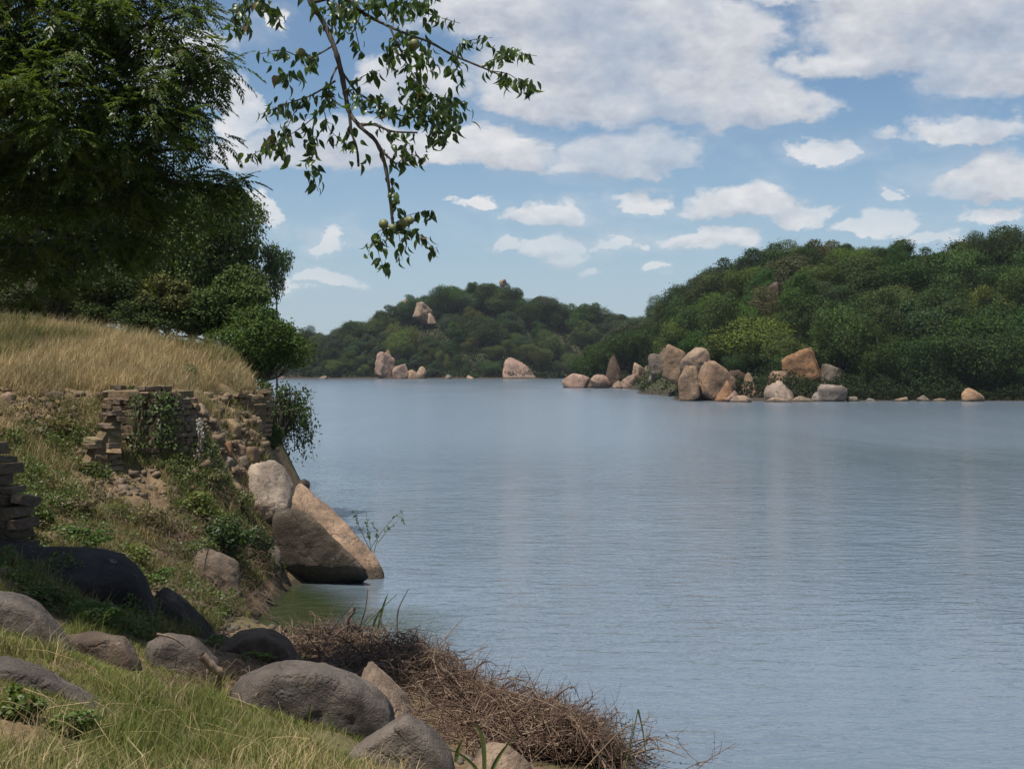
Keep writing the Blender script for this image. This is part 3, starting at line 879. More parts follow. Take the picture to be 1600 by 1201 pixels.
for key, L_ in tree_log.items():
    print(key, len(L_))
    L_.sort(key=lambda t: t[0])
    for i, (u, root, cname, form) in enumerate(L_):
        tag(root, f"{form} {cname} tree {ROWTXT[key]}, {ordinal(i)} from left", "tree", "trees on the near wooded hill" if key[0] == 'near' else "trees on the far wooded hill")

# undergrowth between the far trees
def undergrowth(name, n, sampler, L, label, tone=(0.020, 0.031, 0.011)):  # default tone darkened so gaps between crowns carry shade in their colour
    pts = sampler(n)
    rs = np.random.default_rng(5)
    m = len(pts)
    Nn = unit(rs.normal(size=(m, 3)) * .6 + np.array([0, -.4, .7])); Dd = unit(rs.normal(size=(m, 3)))
    Ls = L * rs.uniform(.6, 1.4, m)
    V, F = leaves(pts, Dd, Nn, Ls, Ls * .7)
    o = mobj(name, mesh_np(name, V, F, M_CROWN), None, (0, 0, 0), tone)
    tag(o, label, "undergrowth", kind='stuff')
def s_near(n):
    rs = np.random.default_rng(6)
    y = 166 + 125 * rs.random(n) ** 1.6; u = rs.uniform(870, 1720, n); x = (u - 800) / FPX * y
    z = hill(x, y); k = (z > 0.12) & ~((u > 1320) & (y < 172))
    lump = np.clip(fbm2(x, y, 0.16, 3, 9) + 0.5, 0, 1.2)
    return np.stack([x, y, z + rs.random(n) * 3.2 * lump], 1)[k]
def s_isl(n):
    rs = np.random.default_rng(7)
    y = 453 + 70 * rs.random(n) ** 1.2; u = rs.uniform(395, 1080, n); x = (u - 800) / FPX * y
    z = hill(x, y); k = z > 0.12
    lump = np.clip(fbm2(x, y, 0.12, 3, 9) + 0.5, 0, 1.2)
    return np.stack([x, y, z + rs.random(n) * 3.6 * lump], 1)[k]
undergrowth("undergrowth", 150000, s_near, 0.27, "low scrub filling the gaps between trees on the boulder-fringed hill")
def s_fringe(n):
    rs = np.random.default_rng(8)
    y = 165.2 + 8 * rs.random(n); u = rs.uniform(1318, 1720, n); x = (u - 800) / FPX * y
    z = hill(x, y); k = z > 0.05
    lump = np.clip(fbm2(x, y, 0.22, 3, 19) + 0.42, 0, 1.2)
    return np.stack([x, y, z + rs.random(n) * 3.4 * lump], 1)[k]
undergrowth("undergrowth", 30000, s_fringe, 0.27, "dark scrub along the waterline under the waterside trees", (0.022, 0.034, 0.012))  # dark tone puts the shade beneath the trees into the leaf colour
undergrowth("undergrowth", 90000, s_isl, 0.6, "low scrub filling the gaps between trees on the domed far hill")
#@@REST
# ------------------------------------------------------------------ rocks on the far shores
TAN = (0.30, 0.205, 0.135); PALE = (0.30, 0.225, 0.162); ORANGE = (0.31, 0.175, 0.095); GREYB = (0.19, 0.16, 0.13); DARKB = (0.10, 0.07, 0.05); PINK = (0.30, 0.21, 0.165)
FR = [  # u0,u1,v0,v1,d,kind,colour,label
    (883, 918, 586, 608, 266, 'round', PINK, "rounded pinkish boulder ending the low spit"),
    (911, 927, 597, 608, 266, 'round', DARKB, "small dark boulder tucked behind the spit's end boulder"),
    (926, 951, 587, 607, 262, 'round', PINK, "pale hump-backed boulder second along the low spit"),
    (948, 973, 560, 607, 263, 'point', DARKB, "dark brown pointed rock standing on the low spit"),
    (959, 971, 596, 608, 259, 'round', PALE, "small pale boulder at the foot of dark pointed rock"),
    (972, 1001, 586, 608, 259, 'round', PINK, "broad rounded boulder on spit between pointed rock and flat slab"),
    (990, 1007, 569, 592, 262, 'block', PALE, "upright pale boulder set above the spit's broad boulder"),
    (1004, 1016, 573, 594, 263, 'point', PALE, "narrow pale rock leaning beside upright pale boulder"),
    (1002, 1028, 597, 608, 256, 'slab', PALE, "flat pale slab at the water on the spit"),
    (1027, 1051, 588, 608, 254, 'round', PALE, "pale round boulder at root of the low spit"),
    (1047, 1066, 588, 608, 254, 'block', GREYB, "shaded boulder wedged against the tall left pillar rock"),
    (1014, 1076, 514, 592, 214, 'slab', (0.20, 0.155, 0.115), "huge dark leaning slab behind the orange boulder cluster"),
    (1013, 1044, 552, 590, 211, 'round', (0.20, 0.17, 0.14), "grey boulder under the huge dark leaning slab"),
    (1037, 1071, 540, 592, 190, 'block', TAN, "tall tan upright block at back of boulder cluster"),
    (1067, 1112, 544, 582, 172, 'block', PALE, "pale topped block perched on the boulder cluster"),
    (1062, 1094, 574, 629, 165, 'block', TAN, "tall tan pillar rock at cluster's water corner"),
    (1091, 1147, 566, 629, 166, 'block', TAN, "biggest block of the cluster with broad smooth front"),
    (1113, 1147, 596, 629, 162, 'tri', ORANGE, "triangular orange slab leaning on the biggest block"),
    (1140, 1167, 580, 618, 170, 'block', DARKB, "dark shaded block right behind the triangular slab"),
    (1157, 1188, 584, 624, 167, 'point', (0.30, 0.21, 0.14), "pointed split rock right of the triangular slab"),
    (1136, 1160, 611, 629, 161, 'round', PINK, "small pink round boulder below the pointed split rock"),
    (1144, 1174, 618, 629, 159, 'round', PALE, "flat pale boulder at water below pointed split rock"),
    (1201, 1232, 581, 610, 169, 'round', TAN, "round tan boulder upper of the stacked pair"),
    (1197, 1241, 596, 625, 165, 'round', (0.34, 0.27, 0.22), "wide brownish boulder lower of the stacked pair"),
    (1190, 1234, 621, 629, 160, 'round', PALE, "pale flat slab at water under stacked pair"),
    (1226, 1288, 546, 602, 175, 'block', ORANGE, "massive orange boulder half hidden by hanging leaves"),
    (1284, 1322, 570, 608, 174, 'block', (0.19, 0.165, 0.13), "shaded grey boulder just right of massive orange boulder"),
    (1282, 1322, 602, 629, 163, 'round', (0.30, 0.25, 0.21), "low grey boulder at water below shaded boulder"),
    (1234, 1274, 619, 629, 161, 'round', PALE, "low pale slab below massive orange boulder"),
    (1268, 1288, 612, 629, 162, 'round', (0.24, 0.21, 0.19), "small grey stone between pale slab and low grey boulder"),
    (1398, 1422, 620, 629, 163, 'round', PALE, "small pale stone under overhanging waterside trees"),
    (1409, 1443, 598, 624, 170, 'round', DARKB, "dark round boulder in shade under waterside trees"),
    (1434, 1456, 617, 629, 164, 'round', GREYB, "small peaked stone right of dark round boulder"),
    (1458, 1482, 622, 629, 163, 'round', PALE, "tiny pale slab midway to the lone orange boulder"),
    (1503, 1541, 606, 629, 163, 'round', (0.45, 0.29, 0.18), "lone orange round boulder at water under dark trees"),
    (1324, 1344, 619, 629, 163, 'round', GREYB, "grey stone at foot of pale tree trunks"),
    (1348, 1376, 622, 629, 163, 'round', (0.30, 0.27, 0.22), "flat grey stone right of the pale trunks"),
    (1196, 1224, 440, 470, None, 'block', DARKB, "dark brown rock face high among the hill trees"),
    # island
    (583, 617, 549, 594, 453, 'block', PINK, "big cracked pinkish block at far hill's shore"),
    (598, 612, 546, 562, 458, 'round', TAN, "knob of tan rock atop the cracked shore block"),
    (610, 640, 568, 594, 452, 'block', PINK, "sloping pinkish slab right of cracked shore block"),
    (632, 656, 577, 594, 452, 'round', TAN, "tan block in the middle of far shore rocks"),
    (648, 666, 572, 593, 452, 'round', PALE, "pale round rock at right of far shore rocks"),
    (664, 684, 578, 592, 456, 'round', DARKB, "dark rock in scrub right of far shore rocks"),
    (784, 844, 558, 592, 455, 'slab', PINK, "long pink sloping slab running into far water"),
    (620, 646, 466, 502, None, 'block', TAN, "tan upright block on the far hill's outcrop"),
    (644, 676, 471, 504, None, 'block', PALE, "pale broken block on the far hill's outcrop"),
    (613, 632, 484, 506, None, 'round', DARKB, "dark boulder under the far hill's outcrop"),
    (668, 682, 488, 502, None, 'slab', PALE, "small pale slab right of the far hill's outcrop"),
    (780, 792, 436, 444, None, 'round', PALE, "small pale rock on the far hill's summit"),
    (498, 512, 587, 594, 450, 'round', PALE, "small pale stone alone on far left shore"),
    (694, 706, 585, 593, 451, 'round', GREYB, "small grey stone on shore below far hill"),
    (728, 746, 586, 593, 451, 'slab', PALE, "small flat stone on shore left of long pink slab"),
    (426, 444, 585, 594, 445, 'round', PINK, "small pinkish boulder seen through the waterside bush"),
]
for i, (u0, u1, v0, v1, d, kind, col, lab) in enumerate(FR):
    if d and 158 < d < 195 and u1 - u0 > 22 and u0 < 1330:
        e = .08 * (u1 - u0); u0 -= e; u1 += e; v0 -= .06 * (v1 - v0)
    if d and 250 < d < 270:
        e = .14 * (u1 - u0); u0 -= e; u1 += e; v0 -= .12 * (v1 - v0)
    if d is None:
        ds = np.arange(150 if u0 > 1100 else 445, 560, 1.0)
        pts = np.array([PX((u0 + u1) / 2, v1, q) for q in ds])
        ok = np.nonzero(pts[:, 2] <= hill(pts[:, 0], pts[:, 1]) + 0.6)[0]
        d = float(ds[ok[0]]) - 7 if len(ok) else 497.0
        if v0 == 435: d = 494.0
        print('slope rock', lab, d)
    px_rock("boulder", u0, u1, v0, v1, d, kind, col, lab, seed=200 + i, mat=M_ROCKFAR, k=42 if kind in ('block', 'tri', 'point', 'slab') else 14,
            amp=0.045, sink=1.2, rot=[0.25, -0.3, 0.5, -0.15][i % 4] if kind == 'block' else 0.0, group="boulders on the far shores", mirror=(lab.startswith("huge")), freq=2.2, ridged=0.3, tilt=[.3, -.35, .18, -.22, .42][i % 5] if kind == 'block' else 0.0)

# ------------------------------------------------------------------ boulders of the near bank
def hit(u, v, d0=6.0, d1=70.0):
    ds = np.arange(d0, d1, 0.05)
    pts = np.array([PX(u, v, q) for q in ds])
    ok = np.nonzero(pts[:, 2] <= bank(pts[:, 0], pts[:, 1]))[0]
    return pts[ok[0]] if len(ok) else pts[-1]

G1 = (0.155, 0.134, 0.118); G2 = (0.125, 0.107, 0.096); BR = (0.145, 0.110, 0.085); TN = (0.23, 0.175, 0.13)
NB = [
    (712, 840, 1168, 1230, 12.2, 'round', TN, "low tan rock half under the brush at bottom edge", 0.7, 0.3, 18),
    (548, 655, 1048, 1125, 14.3, 'slab', TN, "flat tan boulder behind the largest grey boulder", 0.9, 0.3, 19),
    (854, 880, 1086, 1122, 16.3, 'tri', (0.10, 0.09, 0.075), "small dark triangular rock in water past brush heap", 0.25, 0.3, 20),
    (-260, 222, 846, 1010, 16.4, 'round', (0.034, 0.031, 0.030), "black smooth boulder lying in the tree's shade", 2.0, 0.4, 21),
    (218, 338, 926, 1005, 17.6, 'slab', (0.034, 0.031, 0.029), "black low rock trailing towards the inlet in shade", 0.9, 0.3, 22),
    (374, 458, 720, 815, 27.2, 'round', (0.36, 0.30, 0.245), "pale egg-shaped boulder above the sloping lakeside boulder", 1.1, 0.2, 23),
    (282, 376, 858, 955, 22.4, 'round', (0.15, 0.118, 0.09), "brown rock face under dry grass beside the inlet", 1.2, 0.3, 24),
    (372, 442, 852, 926, 25.9, 'block', (0.12, 0.105, 0.085), "dark rock under creepers left of the sloping boulder", 0.8, 0.3, 25),
    (340, 400, 905, 950, 24.4, 'round', (0.12, 0.10, 0.08), "small dark rock at head of the inlet", 0.6, 0.2, 26),
    (452, 482, 748, 768, 31.0, 'round', (0.07, 0.06, 0.055), "small dark rock peeping behind the egg-shaped boulder", 0.5, 0.3, 27),
]
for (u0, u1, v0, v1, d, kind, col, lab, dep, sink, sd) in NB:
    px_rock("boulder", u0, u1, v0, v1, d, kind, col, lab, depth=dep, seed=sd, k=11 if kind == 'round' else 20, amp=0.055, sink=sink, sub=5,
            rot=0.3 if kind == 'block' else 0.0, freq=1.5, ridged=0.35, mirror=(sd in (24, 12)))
def outline_rock(O, d, depth, color, label, seed, fr=.74, bk=.78):
    O = np.array(O, float); c = O.mean(0); P = []
    for u, v in O: P.append(PX(u, v, d + depth * .4))
    for f, q in ((fr, 0.0), (bk, depth)):
        for u, v in c + (O - c) * f: P.append(PX(u, v + (6 if q == 0 else 0), d + q))
    for u, v in O[O[:, 1] > c[1]]: P.append(PX(u, v + 30, d + .1)); P.append(PX(u, v + 20, d + depth))
    rock("boulder", np.array(P), color, label, sub=5, k=34, amp=0.05, seed=seed, freq=1.4, ridged=0.35)
G1 = (0.135, 0.116, 0.102); G2 = (0.105, 0.090, 0.080); BR = (0.125, 0.095, 0.074)
outline_rock([(-80, 912), (20, 922), (62, 945), (98, 988), (110, 1015), (-80, 1040)], 11.8, 1.3, G1, "long grey boulder in grass below the black shaded rock", 11)
outline_rock([(-90, 1030), (20, 1023), (70, 1040), (130, 1075), (186, 1108), (180, 1130), (-90, 1150)], 9.9, 1.0, G2, "dark grey sloping slab in the foreground grass corner", 12)
outline_rock([(106, 992), (150, 985), (195, 995), (217, 1030), (210, 1052), (108, 1052)], 12.8, .7, BR, "brown block with flat top behind the grass edge", 13)
outline_rock([(228, 1004), (262, 988), (312, 1000), (346, 1035), (340, 1080), (280, 1088), (230, 1062)], 13.9, .8, G2, "cracked grey brown boulder right of the leafy vine", 14)
outline_rock([(334, 1012), (374, 985), (420, 981), (452, 1000), (468, 1030), (455, 1050), (338, 1050)], 16.6, .9, BR, "low brown boulder at edge of the green inlet", 15)
outline_rock([(352, 1080), (376, 1048), (432, 1029), (502, 1034), (562, 1055), (606, 1090), (614, 1130), (560, 1150), (470, 1150), (378, 1120)], 12.6, 1.2, G1, "largest smooth grey boulder beside the dead brush heap", 16)
outline_rock([(506, 1205), (560, 1170), (612, 1125), (640, 1111), (668, 1130), (702, 1165), (716, 1215), (510, 1235)], 11.4, .9, G1, "peaked grey boulder at bottom edge before the brush", 17)
P = np.array([PX(466, 756, 27.8), PX(480, 762, 28.4), PX(455, 790, 27.3), PX(500, 780, 28.0), PX(548, 822, 27.6), PX(586, 868, 27.3), PX(601, 896, 27.3), PX(598, 912, 27.0), PX(540, 930, 26.9), PX(440, 930, 27.6),
              PX(575, 915, 29.2), PX(450, 900, 29.8), PX(478, 790, 29.4)])
rock("boulder", P, (0.33, 0.235, 0.165), "big tan boulder sloping down to a point in the water", sub=5, k=26, amp=0.03, seed=31, freq=1.8, ridged=0.4)  # tint lightened to hold the sunlit slope in its colour
P = np.array([PX(424, 806, 26.4), PX(452, 794, 26.5), PX(480, 800, 26.3), PX(508, 836, 26.2), PX(566, 888, 26.1), PX(576, 902, 26.3), PX(562, 914, 26.7), PX(450, 926, 26.9), PX(430, 880, 26.5), PX(430, 925, 27.6), PX(545, 925, 27.5), PX(440, 800, 27.4)])
rock("boulder", P, (0.100, 0.082, 0.063), "grey brown boulder split from the big sloping boulder's near side", sub=5, k=22, amp=0.03, seed=32, freq=1.8, ridged=0.4)  # tint darkened to put the near face's shade into its colour

# ------------------------------------------------------------------ loose stones on the bank
ST = [(303, 323, 622, 646, 'tri', PALE, "pale leaning slab right of the round stone bastion"), (281, 298, 619, 633, 'block', TAN, "tan stone at bastion's upper corner"),
      (284, 308, 642, 656, 'block', (0.204, 0.177, 0.150), "grey stone below the pale leaning slab"), (350, 374, 645, 676, 'block', (0.272, 0.204, 0.116), "yellowish slab tilted on the slope below dry grass"),
      (322, 340, 650, 662, 'block', TAN, "small stone between two leaning slabs"), (360, 382, 686, 706, 'block', TAN, "square tan stone on rubble above egg-shaped boulder"),
      (380, 402, 690, 716, 'block', (0.224, 0.156, 0.102), "brown stone at right of rubble above egg-shaped boulder"), (342, 360, 684, 702, 'tri', ORANGE, "orange wedge stone at left of rubble"),
      (366, 388, 706, 724, 'block', (0.190, 0.156, 0.122), "round stone touching top of egg-shaped boulder"), (346, 362, 708, 722, 'block', (0.204, 0.170, 0.136), "small stone low in the rubble"),
      (0, 20, 606, 626, 'block', PALE, "pale stone at left edge under the dry grass"), (38, 58, 612, 630, 'block', TAN, "tan stone sunk in the dry bank"),
      (66, 96, 606, 622, 'block', (0.150, 0.116, 0.082), "dark stone lintel above hollow in the dry bank"), (70, 84, 622, 642, 'block', (0.163, 0.122, 0.088), "stone under dark lintel in the dry bank"),
      (30, 44, 628, 644, 'block', (0.272, 0.190, 0.095), "yellowish stone in dry earth left of the hollow"), (4, 24, 658, 678, 'block', TAN, "round stone in bare earth at left edge"),
      (108, 134, 690, 708, 'slab', PALE, "pale flat stone left of the stone steps"), (54, 72, 762, 778, 'block', (0.224, 0.170, 0.129), "reddish stone in grass below the bank"),
      (74, 98, 768, 790, 'block', (0.238, 0.190, 0.143), "larger stone beside the reddish stone in grass"), (40, 54, 742, 756, 'block', (0.204, 0.170, 0.136), "small stone in grass near the left wall"),
      (190, 222, 566, 582, 'block', (0.231, 0.170, 0.116), "brown stone lying in the golden hilltop grass"), (262, 276, 580, 590, 'block', TAN, "tan stone at brow of golden grass"),
      (352, 376, 744, 760, 'slab', (0.258, 0.184, 0.116), "flat tan stone left of egg-shaped boulder"), (384, 402, 664, 684, 'block', (0.238, 0.177, 0.116), "tan stone under the crumbled corner wall"),
      (172, 190, 744, 760, 'block', (0.2, 0.15, 0.1), "fallen block at foot of the stone steps"), (226, 244, 752, 766, 'block', (0.19, 0.145, 0.1), "fallen block at the bastion's foot centre"),
      (262, 276, 756, 768, 'block', (0.21, 0.16, 0.11), "small fallen block right of the bastion's foot centre"), (316, 334, 742, 758, 'block', (0.2, 0.16, 0.11), "fallen stone at the bastion's right foot"),
      (140, 158, 716, 730, 'block', (0.22, 0.17, 0.11), "loose stone left of the broken steps"), (330, 346, 726, 740, 'block', (0.2, 0.15, 0.1), "loose stone between bastion and egg-shaped boulder"),
      (98, 116, 640, 654, 'block', (0.2, 0.15, 0.1), "stone poking from dry bank above the steps"), (20, 40, 642, 656, 'block', (0.19, 0.14, 0.09), "flat stone in dry bank under the yellowish stone")]
ST = [(u0 - 2, u1 + 2, v0 + .3 * (v1 - v0), v1, k_, tuple(.8 * q for q in c_), l_) for (u0, u1, v0, v1, k_, c_, l_) in ST]
for i, (u0, u1, v0, v1, kind, col, lab) in enumerate(ST):
    p = hit((u0 + u1) / 2, v1 - 3)
    px_rock("stone", u0, u1, v0, v1, float(p[1]) - 0.05, kind, col, lab, seed=300 + i, cat="stone", sub=3, k=50, amp=0.045, sink=0.16, tilt=[.3, -.25, .12, -.4][i % 4], mat=M_STONE, group="loose stones on the bank", rot=0.3 * ((i % 3) - 1))

def rubble(n, u0, u1, v0, v1, smin, smax, label, seed, col):
    rs = np.random.default_rng(seed); parts = []
    for i in range(n):
        p = hit(rs.uniform(u0, u1), rs.uniform(v0, v1), 9.0, 34.0); r = smin + (smax - smin) * rs.random() ** 2.5
        c8 = np.array([(a, b, c) for a in (-1, 1) for b in (-1, 1) for c in (-1, 1)], float) * rs.uniform(.7, 1.0, (8, 3))
        a = rs.uniform(0, 6.28); t = rs.normal() * .4
        Rz = np.array([[math.cos(a), -math.sin(a), 0], [math.sin(a), math.cos(a), 0], [0, 0, 1]]); Rx = np.array([[1, 0, 0], [0, math.cos(t), -math.sin(t)], [0, math.sin(t), math.cos(t)]])
        V = (c8 * r * np.array([1, .8, .5])) @ (Rz @ Rx).T + p
        parts.append((V, np.array([(0, 1, 3, 2), (4, 6, 7, 5), (0, 4, 5, 1), (2, 3, 7, 6), (0, 2, 6, 4), (1, 5, 7, 3)])))
    V, F = join(parts)
    o = mobj("rubble", mesh_np("rubble", V, F, M_STONE), None, (0, 0, 0), col); tag(o, label, "rubble", kind='stuff')
rubble(260, 300, 412, 612, 745, .03, .17, "broken stones littering the steep end of the hill", 21, (0.20, 0.15, 0.10))
rubble(200, -20, 180, 606, 680, .03, .13, "stones and clods in the dry face of the bank", 22, (0.19, 0.14, 0.09))
rubble(140, 130, 330, 735, 790, .03, .12, "fallen stones below the walls", 23, (0.18, 0.14, 0.10))
rubble(120, 330, 440, 930, 1010, .02, .10, "small stones at the head of the inlet", 24, (0.10, 0.085, 0.065))
rubble(160, 560, 860, 1080, 1200, .015, .07, "pebbles and clods under the brush heap", 25, (0.14, 0.115, 0.09))

# ------------------------------------------------------------------ dry stone walls
STONE_MESH = []
for i in range(9):
    rs = np.random.default_rng(500 + i)
    bm = bmesh.new(); bmesh.ops.create_cube(bm, size=1.0)
    for v_ in bm.verts:
        v_.co = Vector([c_ * rs.uniform(.80, 1.04) for c_ in v_.co])
    bmesh.ops.bevel(bm, geom=list(bm.edges), offset=.07, segments=1, affect='EDGES')
    for v_ in bm.verts:
        v_.co += Vector(rs.normal(size=3) * .02)
    me = bpy.data.meshes.new("stone"); bm.to_mesh(me); bm.free(); me.materials.append(M_STONE)
    STONE_MESH.append(me)
def lay_stone(parent, base, pos, ang, lx, ly, lz, rs, col):
    o = mobj("stone", STONE_MESH[int(rs.integers(0, 9))], parent, np.array(pos) - base, tuple(np.array(col) * rs.uniform(.72, 1.25) * rs.uniform(.94, 1.06, 3)))
    o.scale = (lx * rs.uniform(.88, 1.06), ly * rs.uniform(.85, 1.1), lz * rs.uniform(.82, 1.06)); o.rotation_euler = (rs.normal() * .08, rs.normal() * .09, ang + rs.normal() * .12)
    return o
STONEC = (0.165, 0.125, 0.085)
def bastion():
    rs = np.random.default_rng(61)
    c = np.array([(236 - 800) / FPX * 26.2, 26.2]); R0 = 0.90
    z0, z1 = 2.05, PX(236, 604, 25.2)[2]
    base = np.array([c[0], c[1], z0])
    root = empty("stone_bastion", base, "rounded dry stone bastion with ivy in the slope's middle", "stone wall")
    z = z0; n = 0
    while z < z1:
        hgt = rs.uniform(.095, .18); t = (z - z0) / (z1 - z0)
        R = R0 + 0.20 * (1 - t) + rs.normal() * .015
        a = -160 + rs.uniform(0, 8)
        top = z > z1 - .34
        while a < 75:
            ln = rs.uniform(.12, .34); da = math.degrees(ln / R)
            th = math.radians(a + da / 2 - 90)      # a = 0 faces the camera
            if not (top and (rs.random() < .10 or math.sin(a * .045 + 1.0) * .17 + .17 < z - (z1 - .34))):
                rr = R - .10 + rs.normal() * .022
                lay_stone(root, base, (c[0] + math.cos(th) * rr, c[1] + math.sin(th) * rr, z + hgt / 2), th + math.pi / 2, ln * 1.0, .26, hgt * 1.0, rs, STONEC)
            a += da; n += 1
        z += hgt
    th = np.linspace(0, 2 * math.pi, 25)[:-1]
    ring = lambda R, zz: np.stack([np.cos(th) * R, np.sin(th) * R, np.full(24, zz)], 1)
    V = np.concatenate([ring(R0 + .15, -.3), ring(R0 - .06, z1 - z0 - .10), [(0, 0, z1 - z0 - .05)]])
    F = [(i, (i + 1) % 24, 24 + (i + 1) % 24, 24 + i) for i in range(24)] + [(24 + i, 24 + (i + 1) % 24, 48, 48) for i in range(24)]
    bm = bmesh.new(); vs_ = [bm.verts.new(tuple(v)) for v in V]
    for f in F: bm.faces.new([vs_[k] for k in dict.fromkeys(f)])
    me = bpy.data.meshes.new("core"); bm.to_mesh(me); bm.free(); me.materials.append(M_GROUND)
    mobj("core", me, root)
    return c, R0, z0, z1
BC, BR0, BZ0, BZ1 = bastion()

def straight_wall(name, label, A, B, z0, z1fun, rs, thick=.3, course=(.10, .15), lens=(.16, .34), col=STONEC, keep=lambda s, t: True):
    A = np.array(A, float); B = np.array(B, float); L = np.linalg.norm(B - A); ang = math.atan2(B[1] - A[1], B[0] - A[0])
    base = np.array([*(A + B) / 2, z0])
    root = empty(name, base, label, "stone wall")
    z = z0
    while z < max(z1fun(0), z1fun(1)):
        hgt = rs.uniform(*course); s = rs.uniform(-.1, 0)
        while s < L:
            ln = rs.uniform(*lens); m = (s + ln / 2) / L
            if z + hgt * .5 < z1fun(min(max(m, 0), 1)) and keep(m, z):
                q = A + (B - A) * m
                nrm = np.array([-math.sin(ang), math.cos(ang)])
                q = q + nrm * (rs.normal() * .025)
                lay_stone(root, base, (q[0], q[1], z + hgt / 2), ang, ln * .97, thick, hgt * .97, rs, col)
            s += ln
        z += hgt
    bm = bmesh.new(); bmesh.ops.create_cube(bm, size=1.0)
    zt = [max(z1fun(0) - .12 - z0, .1), max(z1fun(1) - .12 - z0, .1)]
    for v_ in bm.verts:
        e = 0 if v_.co.x < 0 else 1
        p2 = np.array([v_.co.x * (L - .12), v_.co.y * (thick - .08)])
        v_.co = Vector((p2[0] * math.cos(ang) - p2[1] * math.sin(ang), p2[0] * math.sin(ang) + p2[1] * math.cos(ang), zt[e] if v_.co.z > 0 else -.2))
    me = bpy.data.meshes.new("core"); bm.to_mesh(me); bm.free(); me.materials.append(M_GROUND)
    mobj("core", me, root)
    return root
# stepped stub running left from the bastion
a = hit(168, 742); b = hit(112, 735)
straight_wall("stone_wall", "broken stepped stones running left from the round bastion", (a[0] + .1, a[1] + .25), (b[0] - .1, b[1] + .35), float(min(a[2], b[2])) - .15,
              lambda m: float(a[2]) + 1.3 - 1.2 * m, np.random.default_rng(62), .4, (.08, .12), (.2, .4), (0.21, 0.16, 0.105))
# wall at the left edge of the view
a = PX(34, 850, 17.6); b = PX(-190, 850, 18.4)
straight_wall("stone_wall", "tall dry stone wall end at the left edge above black boulder", (b[0], b[1]), (a[0], a[1]), float(PX(20, 870, 17.7)[2]),
              lambda m: float(PX(10, 700, 17.7)[2]) - max(0, m - .86) * 5.0, np.random.default_rng(63), .45, (.11, .19), (.13, .27), (0.125, 0.10, 0.072))
# crumbled corner at the right end of the hill
a = PX(356, 640, 28.9); b = PX(412, 640, 29.5)
straight_wall("stone_wall", "crumbled corner wall under golden grass at the hill's lake end", (a[0], a[1] - .15), (b[0], b[1] + .05), float(PX(385, 735, 29.2)[2]),
              lambda m: float(PX(385, 612, 29.2)[2]) - .15 * (1 - m), np.random.default_rng(64), .4, (.08, .12), (.18, .4), (0.20, 0.15, 0.095), keep=lambda m, z: (m > .5 or (int(z * 23 + m * 7) % 3 > 0)))

# ------------------------------------------------------------------ trees on the near bank
def near_tree(name, u, v, w, h, d, n, L, tone, label, seed, nb=18, flat=.85, ground=None, cat="tree", r0=.06, mat=None, fork=-.75, bottom=-1.0, lean=0.0, spread=.8):
    rs = np.random.default_rng(seed)
    c = PX(u, v, d); rx = w / 2 * d / FPX; rz = h / 2 * d / FPX
    gz = float(bank(c[0], c[1])) if ground is None else ground
    (V, F), C, R = crown(rs, nb, n, L / max(rx, rz), flat, bottom=bottom, spread=spread)
    S = np.array([rx, rx * .95, rz]) * 1.0
    root = empty(name, (c[0], c[1], gz), label, cat)
    o = mobj("crown", mesh_np("crown", V * S, F, mat or M_CROWN), root, (0, 0, c[2] - gz), tone)
    tv, tf = limbs(rs, C, R, root=(lean, 0, -(c[2] - gz + .2) / S[2]), r0=r0, fork=max(fork, -(c[2] - gz) / S[2] * .8), sides=6)
    mobj("trunk", mesh_np("trunk", tv * S, tf, M_BARK, True), root, (0, 0, c[2] - gz))
    return root
near_tree("tree", 322, 395, 190, 240, 37, 30000, .11, (0.092, 0.120, 0.042), "leafy dark tree filling behind the hill's lake end", 701, 24)
near_tree("tree", 432, 425, 64, 118, 37.5, 5200, .085, (0.070, 0.100, 0.046), "slender pale green tree standing out against the sky", 702, 12, r0=.05)
near_tree("tree", 235, 350, 250, 330, 41, 36000, .12, (0.062, 0.088, 0.028), "tall dark tree behind the golden hilltop", 703, 26)
near_tree("tree", 90, 390, 300, 270, 39, 36000, .12, (0.062, 0.084, 0.028), "wide dark tree over the hilltop's left half", 704, 26)
near_tree("tree", 10, 240, 320, 440, 44, 32000, .14, (0.055, 0.078, 0.026), "tall tree behind the fine-leaved tree at left edge", 705, 26)
near_tree("shrub", 262, 462, 100, 90, 34.6, 6500, .09, (0.095, 0.098, 0.034), "yellowing shrub under the trees on the hilltop", 706, 10, cat="shrub", bottom=-1)
near_tree("shrub", 412, 538, 165, 150, 33.6, 22000, .08, (0.058, 0.092, 0.024), "bright green bush at the lake end of the hill", 707, 34, cat="shrub", bottom=-1)
near_tree("shrub", 155, 462, 170, 120, 35, 13000, .085, (0.050, 0.066, 0.026), "dark shrub behind the golden grass crest", 708, 12, cat="shrub", bottom=-1)
near_tree("shrub", 35, 455, 190, 130, 35, 13000, .085, (0.058, 0.066, 0.032), "brownish dark shrub at left end of golden crest", 709, 12, cat="shrub", bottom=-1)
near_tree("shrub", 320, 485, 150, 110, 35, 12000, .085, (0.055, 0.080, 0.026), "low dark shrub between yellowing shrub and bright bush", 710, 12, cat="shrub", bottom=-1)

